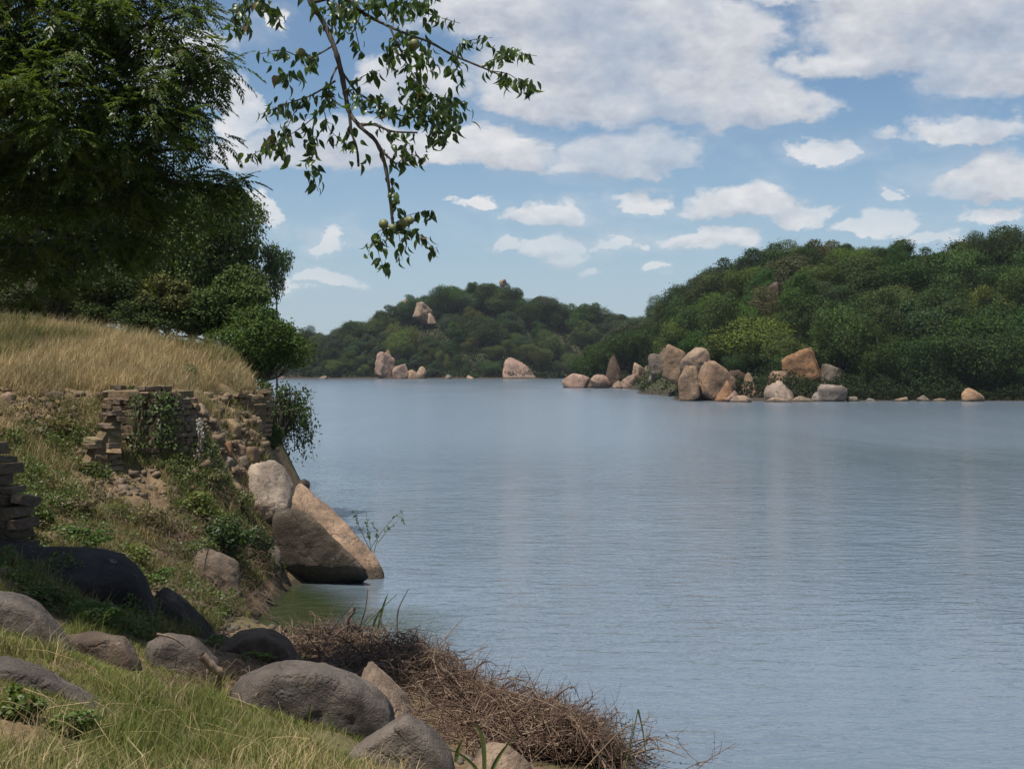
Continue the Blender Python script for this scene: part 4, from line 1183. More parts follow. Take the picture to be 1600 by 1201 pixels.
near_tree("shrub", 370, 470, 130, 120, 35.5, 13000, .09, (0.066, 0.094, 0.030), "leafy shrub stepping down between dark tree and bright bush", 716, 24, cat="shrub", bottom=-1)
near_tree("tree", 300, 470, 260, 150, 46, 24000, .14, (0.045, 0.066, 0.022), "dense low tree showing under the leafy dark tree", 711, 22, bottom=-1)
near_tree("tree", 130, 460, 300, 150, 46, 24000, .14, (0.038, 0.056, 0.020), "dense dark thicket tree behind the golden crest", 712, 22, bottom=-1)
near_tree("tree", -20, 440, 240, 180, 46, 20000, .14, (0.038, 0.056, 0.020), "dense dark thicket tree at left end behind golden crest", 713, 22, bottom=-1)
near_tree("shrub", 395, 560, 80, 80, 33.2, 6000, .075, (0.055, 0.085, 0.024), "shrub clothing the hill's lake end below the bright bush", 714, 12, cat="shrub", bottom=-1)
near_tree("shrub", 422, 690, 50, 90, 29.9, 3600, .07, (0.055, 0.080, 0.026), "small shrub on the steep end above egg-shaped boulder", 715, 10, cat="shrub", bottom=-1)
near_tree("shrub", 225, 492, 170, 76, 34.3, 9000, .08, (0.052, 0.070, 0.026), "low dark shrub along the crest below the yellowing shrub", 717, 16, cat="shrub", bottom=-1)
# drooping waterside bush
def droop_bush():
    rs = np.random.default_rng(720)
    base = np.array([-5.7, 31.2, float(bank(-5.7, 31.2))])
    root = empty("shrub", base, "drooping bush hanging over the water behind the egg-shaped boulder", "shrub")
    stems, LP, LD = [], [], []
    for i in range(64):
        u = rs.uniform(400, 484); v = rs.uniform(598, 660) + (u - 400) * .15
        tip = PX(u + rs.uniform(-4, 14), min(v + rs.uniform(25, 75), 728), rs.uniform(31.0, 32.8)); top = PX(u, v, rs.uniform(31.2, 32.6))
        mid_ = base * .4 + top * .6 + np.array([0, 0, .35])
        pts = spline([base + rs.normal(size=3) * .08, mid_, top, tip], 6)
        stems.append(tube(pts, .022, .004, 4))
        m = 60
        t = rs.uniform(.45, 1.0, m); q = pts[np.clip((t * (len(pts) - 1)).astype(int), 0, len(pts) - 1)] + rs.normal(size=(m, 3)) * .085
        LP.append(q); LD.append(unit(rs.normal(size=(m, 3)) + np.array([.1, 0, -.9])))
    LP = np.concatenate(LP); LD = np.concatenate(LD); n = len(LP)
    V, F = leaves(LP - base, LD, rs.normal(size=(n, 3)) + np.array([0, 0, .6]), rs.uniform(.06, .12, n), rs.uniform(.035, .06, n))
    mobj("foliage", mesh_np("foliage", V, F, M_CROWN), root, (0, 0, 0), (0.052, 0.082, 0.026))
    V, F = join(stems)
    mobj("stem", mesh_np("stem", V - base, F, M_BARK, True), root)
droop_bush()

# fine-leaved tree: compound leaves with slender leaflets
def neem():
    rs = np.random.default_rng(730)
    blobs = [(40, 60, 120, 14), (150, 45, 115, 14.4), (245, 60, 80, 14.4), (285, 20, 55, 15), (100, 180, 115, 13.8), (215, 165, 95, 14.2), (285, 175, 52, 14.6), (320, 92, 42, 15), (345, 110, 28, 15.2), (300, 130, 40, 14.8),
             (50, 300, 110, 14.6), (165, 285, 105, 14.6), (262, 270, 70, 15), (312, 232, 36, 15), (55, 395, 80, 15.6), (160, 380, 80, 15.6), (255, 350, 60, 15.6), (330, 300, 46, 15.6), (365, 292, 26, 15.6),
             (-110, 60, 140, 14), (-110, 250, 140, 14.4), (-110, 400, 100, 15), (-40, -90, 140, 14.4), (110, -90, 130, 14.8), (240, -60, 80, 15), (-230, 0, 160, 14.6), (-240, 220, 150, 15), (-330, 120, 160, 15.4), (-200, -160, 160, 15)]
    base = np.array([-9.2, 15.2, float(bank(-9.2, 15.2))])
    root = empty("tree", base, "big fine-leaved tree hanging in from the left edge", "tree")
    top = base + np.array([.5, 0, 3.2])
    wood = [tube(spline([base - [0, 0, .3], base + [.1, .1, 1.6], top], 5), .30, .2, 10)]
    # one compound leaf: pairs of slender leaflets along a rachis that arches down (x along, z up)
    def template(rs):
        pts, D_, N_ = [], [], []
        for k in range(7):
            t = .18 + .8 * k / 6; z = .12 * t - .42 * t * t
            for s in (-1, 1):
                pts.append((t, 0, z)); D_.append((.62 + .5 * t, s * (1.0 - .45 * t), -.32 - .3 * rs.random())); N_.append((rs.normal() * .25, rs.normal() * .25, 1))
        pts.append((1, 0, -.3)); D_.append((1, 0, -.6)); N_.append((0, 0, 1))
        Ls = np.array([.30 - .06 * abs(i // 2 - 3) / 3 for i in range(15)])
        return leaves(np.array(pts), np.array(D_), np.array(N_), Ls, Ls * .30, .1, .38)[0]
    T = [template(rs) for _ in range(5)]
    Vs = []
    tot = sum(b[2] ** 2 for b in blobs)
    for (u, v, r, d) in blobs:
        c = PX(u, v, d); rr = r * d / FPX
        mid_ = top * .5 + c * .5 + np.array([0, 0, .5]) + rs.normal(size=3) * .2
        limb = spline([top, mid_, c], 6)
        wood.append(tube(limb, .075, .016, 6))
        nsp = max(6, int(1500 * r * r / tot))
        for k in range(nsp):
            w = unit(rs.normal(size=3)); q = c + w * rr * rs.uniform(.25, 1.0) * np.array([1, 1.15, .95])
            if k % 2 == 0:
                wood.append(tube(spline([c + rs.normal(size=3) * .05, (c + q) / 2 + np.array([0, 0, .06]), q], 3), .011, .004, 3))
            az0 = math.atan2(w[1], w[0])
            for j in range(int(rs.integers(7, 12))):
                a = az0 + rs.normal() * 1.1; p = rs.normal() * .35 - .12
                ca, sa, cp, sp = math.cos(a), math.sin(a), math.cos(p), math.sin(p)
                Rm = np.array([[ca, -sa, 0], [sa, ca, 0], [0, 0, 1]]) @ np.array([[cp, 0, -sp], [0, 1, 0], [sp, 0, cp]])
                Vs.append((T[int(rs.integers(0, 5))] * rs.uniform(.22, .36)) @ Rm.T + q + rs.normal(size=3) * .05)
    V = np.concatenate(Vs)
    F = np.arange(len(V)).reshape(-1, 4)
    mobj("crown", mesh_np("crown", V - base, F, M_NEEM), root)
    V, F = join(wood)
    mobj("trunk", mesh_np("trunk", V - base, F, M_BARK, True), root)
neem()

# ------------------------------------------------------------------ overhanging bough with broad leaves and fruit
def bough():
    rs = np.random.default_rng(740)
    DB = 8.0
    def Q(zx, zy, dd=0.0):
        return PX(330 + zx * .3665, zy * .3665, DB + dd)
    base = np.array([-4.6, 3.2, float(bank(-4.6, 3.2))])
    root = empty("tree", base, "broad-leaved bough with small round fruit hanging into the sky", "tree")
    K = .3665 * DB / FPX
    B = [  # (points in the traced frame, thickness start, end)
        ([(380, -160), (400, -60), (430, 20), (475, 90), (520, 190), (550, 290), (572, 400), (590, 480), (640, 545), (700, 600), (735, 680), (755, 780), (768, 900), (775, 955)], 26, 13, 0),
        ([(588, 470), (598, 560), (622, 640), (628, 710)], 14, 9, .05), ([(702, 602), (740, 655), (790, 702)], 13, 8, -.05), ([(640, 532), (700, 533), (770, 560), (880, 566)], 14, 8, -.1),
        ([(430, 10), (560, -10), (640, 50), (720, 95), (820, 140), (930, 180), (1030, 235), (1160, 290), (1230, 320)], 18, 7, .15),
        ([(760, 112), (800, 200), (850, 300), (880, 345)], 10, 5, .2), ([(1150, 288), (1200, 255), (1280, 225), (1390, 240)], 6, 2.5, .2), ([(1190, 305), (1240, 310), (1290, 330), (1370, 405)], 6, 2.5, .1),
        ([(545, 270), (515, 330), (500, 390), (482, 440), (440, 500)], 10, 5, -.1), ([(520, 195), (470, 225), (400, 250), (300, 215), (200, 232)], 9, 3, -.15), ([(530, 345), (430, 405), (330, 440), (200, 492)], 9, 3, -.05),
        ([(440, 500), (432, 600), (430, 720), (455, 815)], 5, 2.5, -.1), ([(440, 500), (360, 560), (250, 620), (160, 668)], 5, 2.5, -.15), ([(400, 415), (345, 500), (300, 620), (320, 700)], 5, 2.5, -.1),
        ([(560, 310), (620, 390), (700, 440), (800, 490), (900, 500), (1000, 470), (1080, 430)], 11, 4, .1), ([(880, 500), (960, 540), (1010, 610)], 6, 3, .12), ([(860, 340), (930, 400), (1000, 430)], 6, 3, .2),
        ([(500, 392), (520, 430), (560, 455)], 8, 6, -.03), ([(480, 470), (510, 560), (600, 625)], 4, 2.5, -.05), ([(790, 700), (850, 660), (920, 690)], 5, 2.5, -.06),
        ([(775, 955), (735, 985), (710, 1060), (742, 1160)], 4, 2, 0), ([(775, 955), (800, 1000), (815, 1110)], 4, 2, .03), ([(775, 955), (860, 985), (910, 1020), (960, 1075)], 4, 2, -.04), ([(775, 955), (850, 915), (935, 897)], 4, 2, .02), ([(775, 955), (700, 1000), (668, 1090)], 4, 2, -.03),
        ([(745, 740), (780, 820), (785, 900)], 3, 2, .02), ([(330, -120), (200, -60), (150, 30), (130, 160)], 6, 2.5, -.2), ([(330, -120), (230, -40), (225, 40), (300, 90)], 5, 2.5, -.15), ([(150, 10), (105, 60), (95, 130)], 4, 2, -.2),
        ([(640, 50), (760, -10), (880, 20), (1000, -40)], 8, 3, .2), ([(880, 20), (930, 60), (1060, 100)], 5, 2.5, .2), ([(560, -10), (600, 60), (620, 150), (640, 240)], 6, 3, .1), ([(1030, 235), (1080, 180), (1200, 160)], 5, 2.5, .2),
        ([(820, 140), (760, 210), (770, 310)], 5, 2.5, .25), ([(1030, 235), (1050, 300), (1080, 370)], 5, 2.5, .2), ([(475, 90), (440, 20), (400, -20)], 7, 4, -.1), ([(560, 400), (640, 330), (720, 300)], 5, 2.5, .1),
    ]
    segs = []
    main = None
    for i, (pts, a, b, dd) in enumerate(B):
        n = len(pts)
        P = np.array([Q(x, y, dd * (k / (n - 1)) + (rs.normal() * .03 if 0 < k < n - 1 else 0)) for k, (x, y) in enumerate(pts)])
        S = spline(P, 6)
        rr = np.linspace(a, b, len(S)) * K * .5 * (1 + .10 * rs.normal(size=len(S)))
        V, F = tube(S, rr, None, 8 if a > 9 else 5)
        segs.append((S, a))
        o = mobj("branch" if a > 5 else "twig", mesh_np("branch", V - base, F, M_BARK, True), root)
        if i == 0: main = S[0]
    top = base + np.array([.3, .6, 5.6])
    V, F = join([tube(spline([base - [0, 0, .3], base + [.1, .2, 2.6], top], 6), .20, .13, 10), tube(spline([top, (top + main) / 2 + np.array([0, 0, .5]), main + np.array([0, 0, .02])], 8), .12, 13 * K, 10)])
    mobj("trunk", mesh_np("trunk", V - base, F, M_BARK, True), root)
    # leaves: positions along the twigs plus the dense clusters
    P, D_ = [], []
    for S, a in segs:
        L = np.linalg.norm(np.diff(S, axis=0), axis=1).sum()
        if a > 15:
            cnt = 0
        else:
            cnt = int(L / (.0145 if a <= 6 else .022))
        for k in range(cnt):
            t = rs.uniform(.12 if a <= 6 else .3, 1.0); q = S[min(int(t * (len(S) - 1)), len(S) - 1)]
            P.append(q + rs.normal(size=3) * np.array([.022, .03, .012])); D_.append(unit(np.array([rs.normal() * .5, rs.normal() * .5, -1.0 + rs.normal() * .3])))
    for (zx, zy, rx, ry, n) in [(520, 40, 60, 60, 26), (620, 60, 60, 60, 30), (560, 110, 60, 60, 16), (870, 190, 50, 50, 16), (800, 230, 50, 70, 18), (930, 270, 60, 50, 20), (900, 420, 80, 60, 40), (980, 470, 80, 60, 44), (1030, 540, 60, 40, 20), (960, 590, 40, 50, 14), (860, 500, 60, 40, 18), (820, 660, 40, 30, 14), (900, 40, 60, 40, 16),
                                (700, 30, 60, 40, 20), (780, 60, 50, 40, 16), (430, 690, 24, 80, 16), (425, 280, 30, 24, 10), (340, 340, 50, 40, 14), (1250, 225, 40, 30, 12), (1340, 380, 40, 30, 12), (1260, 360, 40, 40, 10), (650, 440, 60, 30, 16), (740, 470, 60, 30, 14), (250, 600, 30, 30, 8), (300, 470, 60, 30, 12), (130, 90, 30, 60, 14), (210, 30, 30, 30, 8), (280, 60, 20, 20, 5)]:
        for k in range(int(n * 1.5)):
            P.append(Q(zx + rs.normal() * rx * .6, zy - 20 + rs.normal() * ry * .6, rs.normal() * .15)); D_.append(unit(np.array([rs.normal() * .5, rs.normal() * .5, -1.0 + rs.normal() * .35])))
    P = np.array(P); D_ = np.array(D_); n = len(P)
    # leaf blade: pointed oval, folded along the midrib, drooping tip; 12 faces
    xs_ = np.array([0, .16, .38, .62, .84, 1.0]); ws = np.array([.03, .30, .44, .36, .16, .0]); dr = np.array([0, .02, .03, .0, -.06, -.14])
    LM = []
    for kx in range(4):
        V = []; F = []
        for x, w, z in zip(xs_, ws * (1 + .12 * (kx - 1.5)), dr * (1 + .6 * kx)):
            V += [(x, -w * .5, z + w * .22), (x, 0, z), (x, w * .5, z + w * .22)]
        for i in range(5):
            a = i * 3
            F += [(a, a + 3, a + 4, a + 1), (a + 1, a + 4, a + 5, a + 2)]
        LM.append(mesh_np("leaf", np.array(V), np.array(F), M_FIG, True))
    order = rs.permutation(n)
    restV, restF, off = [], [], 0
    for r, i in enumerate(order):
        L = rs.uniform(.052, .088); d = D_[i]; nrm = unit(rs.normal(size=3)); s = unit(np.cross(nrm, d)); nn = np.cross(d, s)
        Mx = Matrix(((d[0] * L, s[0] * L, nn[0] * L, P[i][0] - base[0]), (d[1] * L, s[1] * L, nn[1] * L, P[i][1] - base[1]), (d[2] * L, s[2] * L, nn[2] * L, P[i][2] - base[2]), (0, 0, 0, 1)))
        me = LM[int(rs.integers(0, 4))]
        if r < 300:
            o = mobj("leaf", me, root); o.matrix_local = Mx
        else:
            V = np.array([v.co[:] for v in me.vertices]); F = np.array([p.vertices[:] for p in me.polygons])
            Ma = np.array(Mx)
            restV.append(V @ Ma[:3, :3].T + Ma[:3, 3]); restF.append(F + off); off += len(V)
    o = mobj("foliage", mesh_np("foliage", np.concatenate(restV), np.concatenate(restF), M_FIG, True), root)
    o['kind'] = 'stuff'
    m, N = newmat("fruit_skin")
    nz = N.noise(N.n('ShaderNodeTexCoord').outputs['Object'], 60, 4, .6)
    out(N, N.n('ShaderNodeBsdfPrincipled', {'Base Color': N.mix(nz, (0.10, 0.12, 0.03), (0.19, 0.17, 0.06)), 'Roughness': .5}).outputs[0])
    D, F = ICO[3]
    fm = mesh_np("fruit", D * (1 + .05 * fbm(D * 2, 2))[:, None], F, m, True)
    for (zx, zy, r) in [(735, 955, 21), (773, 972, 17), (822, 948, 22), (848, 940, 17), (382, 228, 22), (866, 188, 24)]:
        o = mobj("fruit", fm, root, Q(zx, zy, -.03) - base); o.scale = (r * K, r * K, r * K * 1.02)
bough()

# ------------------------------------------------------------------ grass
def blades(n_pts, hmin, hmax, w, rs, lean=(0.15, 0.0), bend=.45):
    P = n_pts; n = len(P)
    a = rs.uniform(0, 6.28, n); H = rs.uniform(hmin, hmax, n)
    S = np.stack([np.cos(a), np.sin(a), np.zeros(n)], 1) * (w * rs.uniform(.6, 1.4, n) * .5)[:, None]
    b = rs.uniform(0, 6.28, n); Bd = np.stack([np.cos(b) * rs.uniform(.2, 1, n) * bend + lean[0], np.sin(b) * rs.uniform(.2, 1, n) * bend + lean[1], np.zeros(n)], 1)
    up = np.array([0, 0, 1.0])
    m = P + (up * .58 + Bd * .28) * H[:, None]; t = P + (up * .92 + Bd * 1.0) * H[:, None]
    V = np.stack([P - S, P + S, m + S * .75, m - S * .75, t], 1).reshape(-1, 3)
    i = np.arange(n) * 5
    F = np.concatenate([np.stack([i, i + 1, i + 2], 1), np.stack([i, i + 2, i + 3], 1), np.stack([i + 3, i + 2, i + 4], 1)])
    return V, F
def scatter(n, x0, x1, y0, y1, rs, mask):
    x = rs.uniform(x0, x1, n); y = rs.uniform(y0, y1, n); z = bank(x, y)
    u, v = UV(np.stack([x, y, z], 1))
    k = mask(x, y, z, u, v)
    return np.stack([x, y, z - .02], 1)[k]
def on_rock(u, v):
    k = np.zeros(np.shape(u), bool)
    for a, b, c, d in ((-60, 192, 1030, 1142), (98, 222, 1000, 1072), (222, 352, 1000, 1092), (350, 618, 1050, 1160), (-60, 112, 940, 1020), (505, 716, 1130, 1210)):
        k |= (u > a) & (u < b) & (v > c) & (v < d) & ((v - c) > (.0 if a > -60 else np.clip((u - 60) * .55, 0, 80)))
    return k
def clump(x, y, sc, lo, seed):
    return fbm2(x, y, sc, 3, seed) > lo
rs = np.random.default_rng(800)
def add_grass(name, parts, mat, label):
    V, F = join(parts)
    o = mobj(name, mesh_np(name, V, F, mat))
    tag(o, label, "grass", kind='stuff')
# golden hilltop
p = scatter(150000, -16, -4.8, 24.6, 33.0, rs, lambda x, y, z, u, v: (z > 3.3) & (v < 640) & (z + .55 * fbm2(x, y, .9, 3, 55.0) + .35 * fbm2(x, y, 2.6, 2, 57.0) > 3.92))
pa = p[rs.random(len(p)) < .85]
add_grass("dry_grass", [blades(pa, .12, .36, .012, rs, (.10, 0), .7), blades(pa[rs.random(len(pa)) < .10], .30, .60, .009, rs, (.15, 0), .5)], M_STRAW, "tall golden dry grass covering the hilltop")
p = scatter(90000, -16, -5.0, 26.5, 33.0, rs, lambda x, y, z, u, v: (z > 3.9) & clump(x, y, .5, .02, 8) & (v < 575))
add_grass("green_grass", [blades(p, .2, .55, .013, rs, (.12, 0), .4)], M_MIXG, "greener grass tufts among the golden hilltop grass")
# slope between the walls and the shore
p = scatter(230000, -13, -4.3, 15.5, 28.8, rs, lambda x, y, z, u, v: (z > .3) & (v > 626) & clump(x, y, 1.1, -.06, 12))
add_grass("slope_grass", [blades(p, .05, .20, .012, rs, (.08, -.05), .8), blades(p[rs.random(len(p)) < .06], .2, .42, .011, rs, (.1, 0), .6)], M_MIXG, "mixed green and straw grass on the slope below the walls")
p = scatter(26000, -13, -4.6, 22.5, 28.8, rs, lambda x, y, z, u, v: (z > .8) & (v > 610) & clump(x, y, 1.3, .05, 21))
add_grass("dry_grass", [blades(p, .10, .36, .011, rs, (.10, -.1), .7)], M_STRAW, "dry straw grass in patches round the stone walls")
# foreground
p = scatter(190000, -6.5, .2, 5.5, 15.0, rs, lambda x, y, z, u, v: (z > .62) & clump(x, y, 1.3, -.17, 31) & (u < 560 + (v - 1130) * .4))
ku, kv = UV(p); kk = on_rock(ku, kv)
p_low = p[kk]; p = p[~kk]
add_grass("green_grass", [blades(p_low, .03, .10, .0065, rs, (.05, 0), 1.0), blades(p, .05, .19, .0065, rs, (.05, 0), .9), blades(p[rs.random(len(p)) < .05], .2, .45, .0055, rs, (.1, 0), .7)], M_GREEN, "yellow green grass of the foreground bank")
p = scatter(12000, -5.5, -.8, 5.5, 12.0, rs, lambda x, y, z, u, v: (z > .8) & ~on_rock(u, v) & clump(x, y, .8, .08, 44))
add_grass("dry_grass", [blades(p, .1, .36, .006, rs, (.1, 0), 1.2)], M_STRAW, "pale straw strands lying in the foreground grass")

# ------------------------------------------------------------------ weeds, creepers and small plants
def weed(u, v, w, h, tone, label, n=900, L=.06, seed=1, d=None, cat="plant", name="plant", thick=.8):
    rs = np.random.default_rng(900 + seed)
    p = hit(u, v + h * .35) if d is None else PX(u, v + h * .35, d)
    d = float(p[1]); rx = w / 2 * d / FPX; rz = h / 2 * d / FPX
    c = PX(u, v, d)
    (V, F), C, R = crown(rs, 12, n, L / max(rx, rz), .8, bottom=-1)
    S = np.array([rx, rx * thick, rz]) * 1.05
    base = np.array([c[0], c[1], c[2] - rz])
    root = empty(name, base, label, cat)
    mobj("foliage", mesh_np("foliage", V * S, F, M_WEED), root, (0, 0, rz), tone)
    tv, tf = limbs(rs, C, R, root=(0, 0, -1.15), r0=.03, fork=-.8, sides=4)
    mobj("stem", mesh_np("stem", tv * S, tf, M_DEAD, True), root, (0, 0, rz))
GR = (0.070, 0.125, 0.025); YG = (0.13, 0.155, 0.035); DG = (0.050, 0.080, 0.025); GY = (0.125, 0.135, 0.095); BRN = (0.13, 0.105, 0.055)
for i, w in enumerate([
    (155, 962, 118, 62, GR, "bright leafy vine growing below the black boulder", 2200, .055), (60, 930, 110, 40, DG, "dark weeds in shade on the black boulder's near side", 1200, .05),
    (305, 792, 84, 66, YG, "yellow green shrub below the round bastion", 1500, .07), (352, 850, 110, 96, DG, "dense dark creeper left of the split boulder", 3000, .07),
    (400, 850, 70, 80, (0.075, 0.095, 0.045), "creeper hanging down to the dark rock by inlet", 1800, .07), (335, 820, 80, 50, GY, "grey leaved creeper above the brown rock face", 1100, .065),
    (456, 800, 46, 44, GR, "bright vine between egg-shaped and split boulders", 700, .07), (62, 800, 60, 70, (0.09, 0.12, 0.03), "weeds at foot of the left edge wall", 1200, .06),
    (130, 838, 110, 54, GR, "leafy weeds on slope above black boulder", 1600, .06), (214, 866, 90, 60, YG, "light green weeds above the black boulder's tail", 1300, .055),
    (250, 905, 60, 46, GR, "weeds at the black boulder's lower end", 800, .05), (230, 805, 90, 44, BRN, "brown dry shrub on the slope's middle", 900, .06),
    (120, 790, 70, 44, BRN, "reddish dry weeds left of the bastion foot", 800, .06), (36, 1095, 90, 80, (0.10, 0.135, 0.03), "broad leaved weed over the sloping foreground slab", 900, .05),
    (110, 1130, 110, 56, (0.085, 0.125, 0.03), "low leafy weed in the bottom corner grass", 900, .05), (400, 1024, 76, 24, (0.12, 0.17, 0.03), "light green weeds between two inlet boulders", 500, .05),
    (330, 1000, 60, 24, (0.10, 0.15, 0.03), "small weeds right of the cracked boulder", 400, .05), (270, 1000, 40, 50, (0.15, 0.13, 0.05), "yellowing sprig beside the leafy vine", 300, .05),
    (320, 700, 40, 60, (0.08, 0.10, 0.035), "green weeds right of the bastion", 600, .06), (90, 660, 80, 40, (0.14, 0.125, 0.05), "dry scrub on earth left of the steps", 700, .06),
    (300, 580, 30, 26, (0.09, 0.11, 0.035), "low tuft on brow above the bastion", 200, .06), (200, 612, 24, 24, (0.06, 0.09, 0.025), "ivy tuft on the bastion's top corner", 220, .06),
    (300, 862, 110, 70, (0.085, 0.105, 0.035), "scrubby weeds above the brown rock by the inlet", 1900, .055), (380, 785, 60, 50, (0.10, 0.115, 0.04), "scrub just below the egg-shaped boulder", 1100, .055),
    (180, 800, 90, 40, (0.10, 0.125, 0.035), "green scrub below the fallen blocks", 1200, .055), (30, 850, 70, 50, DG, "dark weeds between left wall and black boulder", 1100, .05),
    (345, 905, 70, 60, (0.075, 0.095, 0.03), "weeds hanging over the small dark rock at inlet", 1100, .055), (330, 740, 60, 40, (0.11, 0.115, 0.045), "pale scrub right of the bastion's foot", 900, .055),
]):
    weed(*w, seed=i)
def ground_cover(n, x0, x1, y0, y1, mask, lift, L, tone, label, seed):
    rs = np.random.default_rng(seed)
    p = scatter(n, x0, x1, y0, y1, rs, mask); m = len(p)
    hgt = np.clip(fbm2(p[:, 0], p[:, 1], 1.6, 3, 3.3 + seed) * 1.6 + .25, .03, 1.0) * lift
    p[:, 2] += rs.random(m) ** .7 * hgt
    V, F = leaves(p, rs.normal(size=(m, 3)), rs.normal(size=(m, 3)) * .6 + np.array([0, -.2, .8]), rs.uniform(.6, 1.4, m) * L, rs.uniform(.35, .8, m) * L)
    o = mobj("undergrowth", mesh_np("undergrowth", V, F, M_WEED), None, (0, 0, 0), tone)
    tag(o, label, "undergrowth", kind='stuff')
ground_cover(220000, -13, -4.4, 15.0, 27.0, lambda x, y, z, u, v: (z > .25) & (v > 680) & clump(x, y, .7, -.10, 61), .42, .055, (0.088, 0.120, 0.032), "green weeds covering the slope between boulders and walls", 41)
ground_cover(110000, -13, -4.4, 17.0, 28.8, lambda x, y, z, u, v: (z > .4) & (v > 625) & clump(x, y, .8, .06, 71), .38, .050, (0.125, 0.112, 0.050), "brownish dry weeds on the slope below the walls", 42)
ground_cover(26000, -6, -1.2, 6.5, 14.0, lambda x, y, z, u, v: (z > .7) & ~on_rock(u, v) & clump(x, y, 1.0, .16, 81), .14, .032, (0.085, 0.125, 0.030), "small leafy weeds among the foreground grass", 43)
# ivy on the bastion face
def ivy(u, v, w, h, n, L, tone, label, seed, rad=0.06):
    rs = np.random.default_rng(seed)
    uu = u + rs.normal(size=n) * w * .3; t = rs.random(n); vv = v - h / 2 + h * t
    P = []
    for a, b in zip(uu, vv):
        q = PX(a, b, 25.0); zt = (q[2] - BZ0) / (BZ1 - BZ0); R = BR0 + .20 * (1 - zt) + rad + rs.random() * .12
        dx = np.clip(q[0] - BC[0], -R * .97, R * .97)
        P.append((BC[0] + dx, BC[1] - math.sqrt(max(R * R - dx * dx, 0)), q[2]))
    P = np.array(P); base = np.array([P[:, 0].mean(), P[:, 1].mean(), P[:, 2].min()])
    V, F = leaves(P - base, rs.normal(size=(n, 3)) * .5 + np.array([0, -.1, -1]), rs.normal(size=(n, 3)) * .5 + np.array([0, -1, .5]), rs.uniform(.6, 1.3, n) * L, rs.uniform(.5, 1, n) * L)
    root = empty("ivy", base, label, "ivy")
    mobj("foliage", mesh_np("foliage", V, F, M_WEED), root, (0, 0, 0), tone)
    st = [tube(spline(P[rs.choice(n, 3, replace=False)][np.argsort([0, 1, 2])] - base, 4), .006, .003, 3) for _ in range(10)]
    V, F = join(st); mobj("stem", mesh_np("stem", V, F, M_DEAD), root)
ivy(252, 655, 40, 90, 420, .075, (0.07, 0.105, 0.028), "ivy trailing down the front of the round bastion", 951)
ivy(212, 660, 24, 90, 260, .07, (0.075, 0.10, 0.032), "thin ivy at the bastion's lit corner", 952)
ivy(301, 690, 12, 70, 220, .05, (0.42, 0.41, 0.42), "pale blossoming creeper on the bastion's far edge", 953)

# plants with long stems behind the sloping boulder
def sprig(lines, d, label, col, name="plant", leafL=.07, nleaf=9, r=.008, mat=None, seed=1, cat="plant"):
    rs = np.random.default_rng(seed)
    base = PX(*lines[0][0], d)
    root = empty(name, base, label, cat)
    P, D_ = [], []
    for L_ in lines:
        S = spline(np.array([PX(a, b, d + rs.normal() * .03) for a, b in L_]), 5)
        V, F = tube(S - base, r, r * .5, 5)
        mobj("stem", mesh_np("stem", V, F, mat or M_REED, True), root)
        for k in range(nleaf):
            P.append(S[int(rs.uniform(.35, 1) * (len(S) - 1))] - base); D_.append(rs.normal(size=3) + np.array([0, 0, -.2]))
    if nleaf:
        n = len(P)
        V, F = leaves(np.array(P), np.array(D_), rs.normal(size=(n, 3)), rs.uniform(.6, 1.3, n) * leafL, rs.uniform(.25, .45, n) * leafL)
        mobj("foliage", mesh_np("foliage", V, F, M_WEED), root, (0, 0, 0), col)
sprig([[(578, 858), (560, 820), (552, 795)], [(580, 860), (575, 830), (572, 800)], [(582, 862), (545, 830), (530, 812)], [(584, 864), (590, 835), (580, 815)]], 28.2, "leafy sprig behind the sloping boulder's edge", (0.085, 0.12, 0.035), seed=3, nleaf=26, leafL=.09)
sprig([[(578, 858), (595, 832), (618, 806), (628, 800)], [(590, 848), (606, 828), (622, 814)], [(618, 806), (628, 808), (630, 818)]], 28.0, "long thin sprig reaching over water past sloping boulder", (0.085, 0.12, 0.035), seed=4, nleaf=10, leafL=.09)
sprig([[(1078, 1180), (1058, 1152), (1075, 1134)], [(1057, 1155), (1040, 1150), (1012, 1166)], [(1078, 1180), (1092, 1192), (1080, 1200)]], 14.4, "bare twig with curled leaves in water at brush's end", (0.10, 0.085, 0.045), seed=5, nleaf=5, leafL=.05, r=.004, mat=M_TWIG)
sprig([[(1118, 1201), (1116, 1160), (1117, 1140)]], 14.8, "single thin stalk in the water beyond bare twig", (0.1, 0.09, 0.05), seed=6, nleaf=2, leafL=.04, r=.003, mat=M_TWIG)
sprig([[(976, 1201), (985, 1165), (997, 1108)], [(997, 1108), (1004, 1140), (1010, 1184)]], 13.8, "tall bent reed making a peak at brush's end", (0.08, 0.1, 0.04), name="reed", nleaf=0, r=.011, cat="reed", seed=7)
sprig([[(936, 1201), (940, 1160), (946, 1120)], [(948, 1201), (948, 1160), (946, 1121)]], 13.5, "pair of dark reed stalks standing in the brush", (0.08, 0.1, 0.04), name="reed", nleaf=0, r=.009, cat="reed", seed=8, mat=M_BARK)
def blade_plant(lines, d, label, wd, seed):
    rs = np.random.default_rng(seed); base = PX(*lines[0][0], d)
    root = empty("reed", base, label, "reed")
    for L_ in lines:
        S = spline(np.array([PX(a, b, d) for a, b in L_]), 5) - base; n = len(S)
        w = wd * np.sin(np.linspace(.7, math.pi, n)) * .5
        V = np.concatenate([S - np.array([1, .3, 0]) * w[:, None], S + np.array([0, .004, 0]), S + np.array([1, -.3, 0]) * w[:, None]])
        i = np.arange(n - 1); F = np.concatenate([np.stack([i, i + n, i + n + 1, i + 1], 1), np.stack([i + n, i + 2 * n, i + 2 * n + 1, i + n + 1], 1)])
        mobj("blade", mesh_np("blade", V, F, M_REED, True), root)
